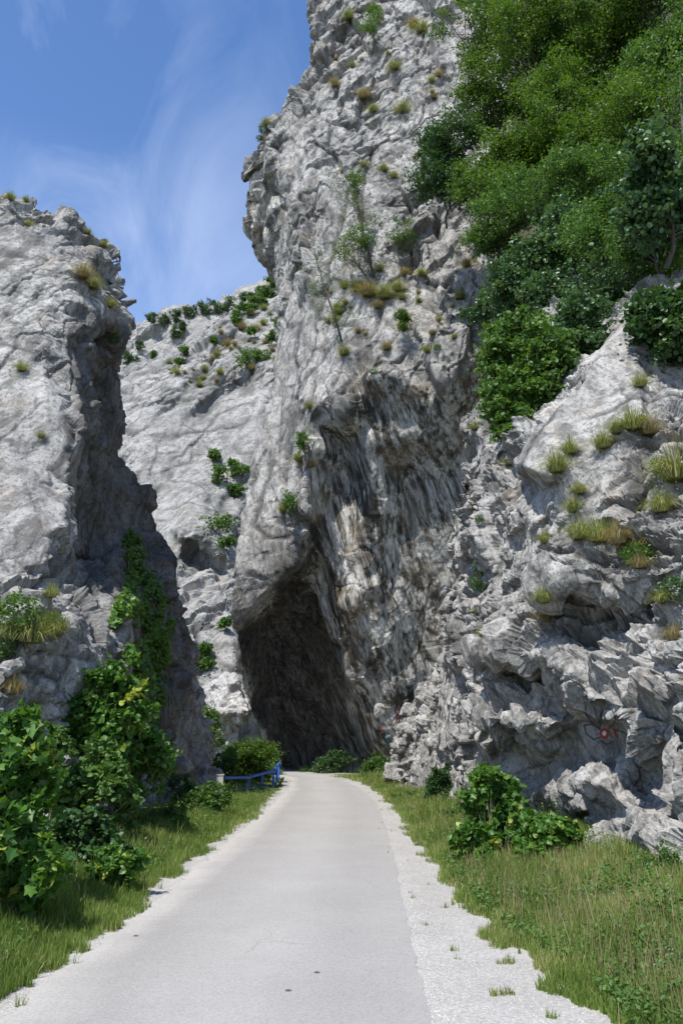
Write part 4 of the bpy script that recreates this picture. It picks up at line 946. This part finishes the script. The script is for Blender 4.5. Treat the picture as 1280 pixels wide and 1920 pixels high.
TU = [ # px (base), py, size px, kind, rock, label
 (1045, 885, 62, 0, RC, 'green and straw tuft at the lower corner of the leaning slab'), (1068, 850, 46, 0, RC, 'olive tuft on the slab just above the corner tuft'),
 (1130, 840, 48, 0, RC, 'tuft on the left end of the ledge under the slab'), (1185, 805, 62, 0, RC, 'big arching tuft in the middle of the slab ledge'), (1215, 815, 52, 2, RC, 'straw coloured tuft at the right end of the slab ledge'),
 (1155, 812, 40, 0, RC, 'small tuft between the two larger slab ledge tufts'), (1200, 725, 38, 0, RC, 'shaded tuft high under the dark round-leaved tree'), (1268, 900, 90, 0, RC, 'large hanging tuft at the right edge of the view'),
 (1240, 960, 60, 0, RC, 'tuft below the large hanging one at the right edge'), (1085, 1010, 60, 0, RC, 'green tuft at the left of the broad grassy ledge'), (1120, 1015, 66, 0, RC, 'broad drooping tuft on the middle of the grassy ledge'),
 (1160, 1020, 62, 2, RC, 'straw brown tuft right of the middle of the grassy ledge'), (1195, 1035, 56, 2, RC, 'brown dry tuft at the right of the grassy ledge'), (1075, 960, 46, 0, RC, 'bright tuft climbing above the grassy ledge'), (1085, 925, 36, 0, RC, 'fine bright tuft in the crack over the grassy ledge'),
 (1022, 1018, 36, 0, RC, 'small tuft in the notch left of the grassy ledge'), (1018, 1130, 46, 0, RC, 'hanging tuft under the big shaded block'), (1022, 1165, 40, 2, RC, 'dry tuft just below the hanging one under the block'),
 (955, 872, 30, 0, RC, 'thin tuft beneath the tip of the leaning slab'), (905, 1195, 30, 0, RC, 'tuft low on the left flank of the near rock'), (895, 1150, 26, 0, RC, 'tuft midway on the left flank of the near rock'), (888, 805, 22, 0, RC, 'little tuft on the white knob beside the wood'),
 (1240, 1130, 40, 0, RC, 'pale tuft in the crevice near the right edge'), (1262, 1200, 44, 2, RC, 'dry brown tuft low near the right edge'), (1200, 1065, 40, 2, RC, 'dead brown roots and tuft under the ledge herb'),
 (60, 1205, 78, 0, LC, 'large reddish green tuft on the left ledge'), (100, 1190, 60, 0, LC, 'tuft at the right end of the left ledge'), (20, 1200, 62, 0, LC, 'tuft at the left edge of the left ledge'), (95, 1120, 36, 0, LC, 'small tuft where the slab meets the lower rocks'),
 (60, 1340, 44, 0, LC, 'pale tuft in the hollow above the hazel'), (25, 1300, 46, 2, LC, 'dry tuft in the hollow left of the pale one'), (155, 520, 40, 2, LC, 'brown tuft at the crown of the shaded gully'), (175, 540, 34, 0, LC, 'olive tuft just right of the brown gully tuft'),
 (205, 575, 26, 0, LC, 'tuft on the right edge high on the left cliff'), (212, 625, 20, 0, LC, 'bright tuft below the overhanging edge of the left cliff'), (40, 695, 26, 0, LC, 'grey green tuft alone on the sunlit slab'), (78, 820, 18, 0, LC, 'tiny tuft on the middle of the sunlit slab'),
 (20, 375, 22, 0, LC, 'tuft on the very top of the left cliff at its left'), (50, 378, 16, 0, LC, 'small tuft on the top of the left cliff'), (165, 438, 16, 0, LC, 'tuft on the sloping top edge of the left cliff'), (195, 462, 16, 0, LC, 'tuft at the right end of the top edge of the left cliff'), (55, 425, 18, 0, LC, 'tuft in the crack near the top of the left cliff'),
 (690, 555, 44, 2, CC, 'dry tuft on the grassy ledge of the big cliff'), (720, 560, 42, 0, CC, 'olive tuft at the middle of the grassy ledge of the big cliff'), (745, 545, 34, 0, CC, 'tuft at the right of the grassy ledge of the big cliff'), (670, 545, 34, 0, CC, 'tuft at the left of the grassy ledge of the big cliff'),
 (645, 665, 30, 0, CC, 'tuft at the shoulder left of the overhang roof'), (755, 615, 30, 0, CC, 'tuft under the yellowish shrub'), (725, 655, 24, 2, CC, 'dry tuft in the broken rock over the roof'), (800, 660, 22, 0, CC, 'tuft near the right part of the roof'),
 (875, 500, 26, 2, CC, 'brown tuft beside the notch of the wood'), (860, 560, 26, 0, CC, 'tuft left of the outlying shrub'), (755, 210, 30, 0, CC, 'olive tuft on the upper right face of the big cliff'), (700, 210, 22, 0, CC, 'tuft on the upper face left of the olive one'),
 (680, 185, 26, 2, CC, 'straw tuft on the upper face of the big cliff'), (790, 60, 28, 0, CC, 'tuft near the top edge beside the wood'), (775, 50, 22, 2, CC, 'dry tuft near the top edge of the big cliff'), (720, 320, 20, 0, CC, 'little tuft in the middle face of the big cliff'),
 (560, 865, 30, 0, CC, 'tuft on the buttress edge above the lip'), (582, 875, 24, 2, CC, 'dry tuft hanging beside the dark panel'), (530, 960, 26, 0, CC, 'tuft on the lower buttress edge'), (580, 765, 22, 0, CC, 'tuft where the buttress meets the roof'), (500, 235, 20, 0, CC, 'tuft on the back of the jutting nose'), (740, 130, 24, 0, CC, 'small olive tuft high on the big cliff'),
]
for (x, y, s_, k, rk, lab) in TU:
    put(TM[k], x, y, rk, s_ * 1.0, lab, 'grass tuft', 'grass tufts growing on the rocks', 'grass_tuft')
r = np.random.default_rng(77)
def many(n, poly, rk, s0, s1, label, group):
    k = 0
    while k < n:
        x, y = r.uniform(min(p[0] for p in poly), max(p[0] for p in poly)), r.uniform(min(p[1] for p in poly), max(p[1] for p in poly))
        if not inpoly(np.array([x]), np.array([y]), poly)[0]: continue
        put(TM[int(r.integers(0, 3))], x, y, rk, r.uniform(s0, s1), label, 'grass tuft', group, 'grass_tuft'); k += 1
many(44, [(300, 690), (360, 655), (420, 605), (520, 525), (525, 690), (460, 700), (380, 740)], FC, 6, 22, 'low dry scrub tuft on the rubble slope of the far cliff', 'scrub tufts on the rubble slope')
many(16, [(610, 20), (800, 10), (830, 200), (780, 400), (640, 330), (620, 200)], CC, 9, 22, 'little grass tuft scattered on the high face of the big cliff', 'grass tufts on the high face')
many(24, [(620, 520), (760, 500), (900, 560), (890, 640), (700, 660), (600, 640)], CC, 10, 24, 'grass tuft scattered in the broken band above the overhang', 'grass tufts above the overhang')
PL = [(1195, 1055, 60, 0, RC, 'bushy green herb hanging from the right of the grassy ledge'), (1262, 1120, 60, 1, RC, 'pale green herb in the crevice at the right edge'), (1235, 880, 36, 0, RC, 'small herb beside the large hanging tuft'), (898, 975, 18, 0, RC, 'tiny bright herb on the left flank of the near rock'),
      (30, 1170, 90, 0, LC, 'leafy herb patch on the left ledge above the big tuft'), (100, 1180, 50, 0, LC, 'leafy herb at the right end of the left ledge'), (5, 1230, 70, 0, LC, 'leafy herb at the left edge under the ledge'), (700, 700, 16, 0, CC, 'tiny herb on the roof of the overhang'),
      (820, 655, 18, 0, CC, 'small herb right along the roof of the overhang'), (495, 235, 22, 1, CC, 'dark herb on the back of the jutting nose'), (487, 262, 14, 1, CC, 'small dark herb behind the tip of the nose'), (700, 35, 34, 0, CC, 'herb clump above the bright high shrub'),
      (215, 640, 24, 1, LC, 'dark herb poking out from the left cliff outline')]
for (x, y, s_, k, rk, lab) in PL:
    put(SM[k], x, y, rk, s_, lab, 'plant', 'small plants growing on the rocks', 'rock_plant')

# ---- verge grass (uncountable)
def blades(name, xy, h, w, mat, label, seed, tmean=.45, lean=.45):
    r = np.random.default_rng(seed); n = len(xy)
    h = h * r.uniform(.45, 1.25, n); th = r.uniform(0, 6.28, n); b = np.stack([np.cos(th), np.sin(th), 0 * th], -1)
    ph = r.uniform(0, 6.28, n); side = np.stack([np.cos(ph), np.sin(ph), 0 * ph], -1) * (w * r.uniform(.6, 1.4, n))[:, None]
    base = np.stack([xy[:, 0], xy[:, 1], gz(xy[:, 0], xy[:, 1]) - .02], -1); ln = r.uniform(.1, 1, n) * lean
    V = []
    for u, ww in ((0, 1), (.45, .85), (.8, .5), (1, .08)):
        p = base + b * (h * ln * u ** 1.8)[:, None] + np.array([0, 0, 1]) * (h * (u - .35 * ln * u ** 2.5))[:, None]
        V += [p - side * ww, p + side * ww]
    V = np.stack(V, 1); f = np.array([[0, 1, 3, 2], [2, 3, 5, 4], [4, 5, 7, 6]])
    Q = (f[None] + 8 * np.arange(n)[:, None, None]).reshape(-1, 4)
    tn = tmean + .55 * fbm(base * [.9, .9, 0] + 3, 3, 21) + .25 * fbm(base * [4, 4, 0] + 3, 2, 22) + r.normal(0, .17, n)
    tn = np.where(r.random(n) < (.05 if tmean < .5 else .14) * (1 + 2 * fbm(base * [1.6, 1.6, 0] + 8, 3, 23)), 1.0, np.clip(tn, 0, .93))
    return tag(mk(name, V.reshape(-1, 3), Q, mat, attrs={'tint': np.repeat(tn, 8)}), label, 'grass', None, 'stuff')
def verge_pts(n, side, r, wide):
    Y = 1 / r.uniform(1 / 44, 1 / 6.0, n) 
    d = r.random(n) ** 1.0 * wide
    q = np.stack([Y * 1.3, Y * 0, Y * 0], -1)
    d = d - (.15 if side < 0 else .45)
    X = xl(Y) + .05 - d if side < 0 else xg(Y) - .1 + d
    p = np.stack([X, Y, X * 0], -1)
    nz = fbm(p * 1.4, 4, 55 + (side > 0)); nz2 = fbm(p * 5, 3, 58)
    thin = .12 + .25 * (side > 0)
    keep = (d + .35 * nz + .2 * nz2 > thin * .9) & (nz * .7 + nz2 * .5 > (-.55 if side < 0 else -.33) - np.clip(d, 0, 2) * .25)
    cl = fbm(p * [6, 6, 1] + 9, 3, 59)
    keep |= (cl > .58) & (nz > -.1)                       # stray clumps out on the gravel
    keep &= (Y < 43) | (side > 0)
    return p[keep][:, :2], d[keep], Y[keep]
r = np.random.default_rng(5)
xy, d, Y = verge_pts(190000, -1, r, 3.6)
blades('grass_verge', xy, (.14 + .22 * np.clip(d / 1.2, 0, 1)) * (1 + .4 * fbm(np.stack([xy[:, 0], xy[:, 1], d * 0], -1) * 1.5, 3, 25)) * np.clip(1.9 - Y / 20, .2, 1), np.clip(.0022 + .00022 * Y, 0, .012), L_GRS, 'green grass growing along the left side of the road', 1)
xy, d, Y = verge_pts(230000, 1, r, 3.6)
blades('grass_verge', xy, (.08 + .26 * np.clip(d / 1.4, 0, 1)) * (1 + .35 * fbm(np.stack([xy[:, 0], xy[:, 1], d * 0], -1) * 1.5, 3, 24)), np.clip(.0022 + .00022 * Y, 0, .012), L_GRS, 'green and straw grass growing along the right side of the road', 2, .5)
# taller stems
for sd, nm_, cnt in ((-1, 'left', 1500), (1, 'right', 2600)):
    xy, d, Y = verge_pts(cnt * 2, sd, r, 3.0); k = d > .6
    blades('tall_grass', xy[k], np.full(k.sum(), .55), np.full(k.sum(), .003), L_DRY if sd > 0 else L_GRS, 'tall thin grass stems among the %s verge' % nm_, 10 + sd, .5, .3)
# low leafy weeds
for sd, nm_, cnt in ((-1, 'left', 60000), (1, 'right', 80000)):
    xy, d, Y = verge_pts(cnt, sd, r, 3.4); k = (d > .45) & (fbm(np.stack([xy[:, 0], xy[:, 1], d * 0], -1) * 1.1, 3, 91) > -.12); xy = xy[k]; d = d[k]
    pos = np.stack([xy[:, 0], xy[:, 1], gz(xy[:, 0], xy[:, 1]) + r.uniform(.02, .2, len(xy)) + r.random(len(xy)) ** 2 * np.clip(d - .7, 0, 1) * .38 * (1 + fbm(np.stack([xy[:, 0], xy[:, 1], d * 0], -1) * 2.5, 2, 92))], -1)
    v, q, t = leaves(pos, .052, T_OV, upw=1.2, r=r)
    tag(mk('ground_weeds', v, q, L_MID, attrs={'tint': t}), 'low leafy weeds mixed into the %s verge' % nm_, 'weeds', None, 'stuff')
# tiny flowers
xy, d, Y = verge_pts(1200, 1, r, 3.0); k = (d > .8) & (Y < 16); xy = xy[k][:170]
pos = np.stack([xy[:, 0], xy[:, 1], gz(xy[:, 0], xy[:, 1]) + r.uniform(.15, .4, len(xy))], -1)
k = r.integers(0, len(pos), 900); pos = pos[k] + r.normal(0, .02, (900, 3)) * [1, 1, 2.5]
v, q, t = leaves(pos, .016, T_OV, r=r)
tag(mk('wildflowers', v, q, leaf_mat('lilac_petals', (.22, .17, .30), (.40, .34, .48), .2), attrs={'tint': t}), 'tiny lilac wildflowers in the right verge', 'wildflowers', None, 'stuff')
xy, d, Y = verge_pts(900, -1, r, 2.6); k = (d > .5) & (Y < 20); xy = xy[k][:80]
pos = np.stack([xy[:, 0], xy[:, 1], gz(xy[:, 0], xy[:, 1]) + r.uniform(.15, .35, len(xy))], -1); k = r.integers(0, len(pos), 420); pos = pos[k] + r.normal(0, .018, (420, 3))
v, q, t = leaves(pos, .018, T_OV, r=r)
tag(mk('wildflowers', v, q, leaf_mat('white_petals', (.55, .55, .50), (.7, .7, .62), .2), attrs={'tint': t}), 'tiny white wildflowers in the left verge', 'wildflowers', None, 'stuff')

# ------------------------------------------------------------------ railing
M_BLUE = plain('blue_paint', (.03, .13, .50), .45, .35, 25)
M_CONC = plain('concrete', (.36, .35, .32), .9, .2, 14, bump=.3)
def rail_pt(px, py, Y): return at(px, py, Y)
posts = [(466, 1458, 1496, 33.5), (491, 1451, 1496, 35.5), (513, 1446, 1494, 36.5), (519, 1438, 1484, 40.0), (523, 1431, 1478, 43.5)]
topl = [rail_pt(420, 1459, 30.8)] + [rail_pt(x, y0_, Y) for x, y0_, y1_, Y in posts]
root = empty('railing', ground_at(466, 1496), 'blue painted metal pipe railing bending along the outside of the curve', 'railing')
v, q = tube(topl, .058, 8); child('top_rail', v, q, M_BLUE, root, smooth=True)
mid = [rail_pt(440, 1480, 32.6)] + [rail_pt(x, y0_ + (y1_ - y0_) * .55, Y) for x, y0_, y1_, Y in posts]
v, q = tube(mid, .035, 6); child('middle_rail', v, q, M_BLUE, root, smooth=True)
low = [rail_pt(491, 1497, 35.5), rail_pt(513, 1489, 36.5), rail_pt(519, 1478, 40), rail_pt(523, 1472, 43.5)]
v, q = tube(low, .03, 6); child('bottom_rail', v, q, M_BLUE, root, smooth=True)
for x, y0_, y1_, Y in posts:
    t_ = rail_pt(x, y0_, Y); v, q = join([tube([[t_[0], t_[1], t_[2]], [t_[0], t_[1], -.15]], .05, 8)]); child('post', v, q, M_BLUE, root, smooth=True)
t_ = rail_pt(413, 1455, 30.3); v, q = box(t_[0] - .12, t_[0] + .12, t_[1] - .12, t_[1] + .12, -.3, t_[2] + .02)
V2, Q2 = box(t_[0] - .14, t_[0] + .14, t_[1] - .14, t_[1] + .14, t_[2] + .022, t_[2] + .06)
cp = empty('concrete_post', (t_[0], t_[1], 0), 'square weathered concrete post where the blue railing starts', 'post')
child('shaft', v, q, M_CONC, cp); child('cap', V2, Q2, M_CONC, cp)

# ------------------------------------------------------------------ paint on the rocks
M_RED = plain('red_paint', (.36, .03, .025), .7, .3, 30); M_WHT = plain('white_paint', (.65, .64, .6), .7, .1, 30); M_BLK = plain('black_paint', (.062, .062, .064), .8, .4, 20); M_TEA = plain('teal_paint', (.09, .15, .14), .8, .3, 20)
RDM = plain('faded_red_paint', (.33, .17, .15), .8, .3, 20)
cx, cy = 1132, 1375
tag(RC.decal('trail_mark', lambda x, y: (((x - cx) / 9.5) ** 2 + ((y - cy) / 10.5) ** 2 < 1) & (((x - cx) / 4.2) ** 2 + ((y - cy) / 5.2) ** 2 > 1), M_RED, (1115, 1358, 1150, 1392), .02), 'red ring of the painted trail mark on the shaded rock', 'trail mark')
tag(RC.decal('trail_mark', lambda x, y: ((x - cx) / 4.4) ** 2 + ((y - cy) / 5.4) ** 2 < 1, M_WHT, (1120, 1365, 1144, 1386), .03), 'white dot in the middle of the red trail mark', 'trail mark')
tag(RC.decal('trail_mark', lambda x, y: seg_dist(x, y, [(1146, 1363), (1151, 1370), (1154, 1382)]) < 2.2, M_RED, (1138, 1355, 1162, 1390), .02), 'short red stroke right of the red and white ring', 'trail mark')
pet = [[(1096, 1322), (1098, 1340), (1108, 1355), (1124, 1368)], [(1112, 1325), (1118, 1342), (1124, 1362)], [(1124, 1362), (1126, 1338), (1134, 1328), (1146, 1330), (1153, 1344), (1150, 1358), (1140, 1366)],
       [(1124, 1366), (1108, 1358), (1094, 1360), (1098, 1376), (1112, 1387), (1124, 1382)], [(1150, 1368), (1166, 1372), (1178, 1382)], [(1124, 1388), (1136, 1396), (1150, 1390)]]
tag(RC.decal('graffiti', lambda x, y: np.minimum.reduce([seg_dist(x, y, l) for l in pet]) < 2.0, M_BLK, (1080, 1310, 1190, 1405), .012), 'faint black sprayed flower outline around the red trail mark', 'graffiti')
scr = [[(748, 1322), (750, 1334), (744, 1336), (746, 1325)], [(738, 1338), (742, 1344), (738, 1352), (744, 1346), (749, 1338), (747, 1352)], [(740, 1356), (745, 1350)]]
tag(CC.decal('graffiti', lambda x, y: np.minimum.reduce([seg_dist(x, y, l) for l in scr]) < 1.4, RDM, (730, 1315, 758, 1362), .06), 'faded red scribble on the overhang wall beside the pale rock', 'graffiti')
tag(CC.decal('graffiti', lambda x, y: np.minimum.reduce([seg_dist(x, y, l) for l in [[(712, 1365), (718, 1372), (714, 1374)], [(718, 1360), (719, 1372)]]]) < 2.0, RDM, (705, 1352, 726, 1382), .06), 'small red smudge low on the overhang wall', 'graffiti')
tag(CC.decal('graffiti', lambda x, y: np.minimum.reduce([seg_dist(x, y, l) for l in [[(724, 1378), (728, 1400), (734, 1415)], [(730, 1385), (734, 1400)]]]) < 3, M_TEA, (716, 1370, 744, 1424), .06), 'dark teal patch of paint at the foot of the overhang wall', 'graffiti')

# dead leaves on the road
v0, q0 = T_HZ
M_DEAD = plain('dead_leaf', (.08, .06, .04), .9, .3, 30)
for i, (x, y, lab) in enumerate([(588, 1826, 'dark curled leaf lying on the middle of the road'), (250, 1757, 'dead leaf lying near the left road edge'), (534, 1860, 'small dead leaf nearest the camera on the road')]):
    g = ground_at(x, y); n = .05; V_ = v0 * [.06, .06, .12] + [g[0], g[1], .016]
    tag(mk('dead_leaf', V_, q0, M_DEAD, loc=(g[0], g[1], .016)), lab, 'leaf', 'dead leaves on the road')

# ------------------------------------------------------------------ world, sun, camera
sc = bpy.context.scene
AZ, ELV = R(29), R(58)                       # sun behind the camera, to the left
sd = Vector((-math.sin(AZ) * math.cos(ELV), -math.cos(AZ) * math.cos(ELV), math.sin(ELV)))
w = bpy.data.worlds.new('World'); sc.world = w; w.use_nodes = True; nt = w.node_tree; nt.nodes.clear()
class W(NT):
    def __init__(s): s.t = nt; s.n = nt.nodes; s.l = nt.links
k = W(); sky = k.node('ShaderNodeTexSky', sky_type='NISHITA', sun_disc=False, sun_elevation=ELV, sun_rotation=math.atan2(sd.x, sd.y), altitude=600, air_density=1.0, dust_density=.3, ozone_density=2.0)
tc = k.node('ShaderNodeTexCoord').outputs['Generated']
mp = k.node('ShaderNodeMapping'); mp.inputs['Rotation'].default_value = (0, R(28), 0); mp.inputs['Scale'].default_value = (2.2, 1.6, 1.0); k.link(tc, mp.inputs['Vector'])
n1 = k.noise(mp.outputs[0], 2.3, 9, .58, .9); n2 = k.noise(tc, 1.7, 4, .5)
sx = k.node('ShaderNodeSeparateXYZ'); k.link(tc, sx.inputs[0])
left = k.ramp(k.math('ADD', sx.outputs['X'], .5), [(.18, 1.0), (.42, .35)])
wisp = k.math('MULTIPLY', k.ramp(n1, [(.50, 0.0), (.80, 1.0)]), k.ramp(n2, [(.38, 0.25), (.6, 1.0)]))
lowh = k.ramp(sx.outputs['Z'], [(.25, .85), (.42, .32), (.62, 0.0)])
fac = k.math('MINIMUM', k.math('ADD', k.math('MULTIPLY', k.math('MULTIPLY', wisp, left), .34), k.math('MULTIPLY', lowh, k.math('ADD', k.math('MULTIPLY', n1, .7), .1))), .85)
tint = k.mix(1.0, sky.outputs[0], (.81, 1.0, 1.22), 'MULTIPLY')
col = k.mix(fac, tint, (7.2, 7.7, 8.8))
bg = k.node('ShaderNodeBackground'); bg.inputs['Strength'].default_value = .14; k.link(col, bg.inputs['Color'])
wo = k.node('ShaderNodeOutputWorld'); k.link(bg.outputs[0], wo.inputs['Surface'])
sun = bpy.data.lights.new('sun', 'SUN'); sun.energy = 5.0; sun.angle = R(.5); sun.color = (1, .965, .91)
so = bpy.data.objects.new('sun', sun); C.objects.link(so); so.rotation_euler = sd.to_track_quat('Z', 'Y').to_euler(); so.location = (0, 0, 80)
cam = bpy.data.cameras.new('camera'); co = bpy.data.objects.new('camera', cam); C.objects.link(co); sc.camera = co
co.location = CAM; co.rotation_euler = (math.pi / 2 + PITCH, 0, 0)
cam.sensor_fit = 'VERTICAL'; cam.sensor_height = 22.3; cam.lens = 22.3 * F / 1920; cam.clip_end = 5000; cam.clip_start = .1
sc.view_settings.view_transform = 'Standard'; sc.view_settings.look = 'None'; sc.view_settings.exposure = .44; sc.view_settings.gamma = 1
sc.cycles.use_denoising = True
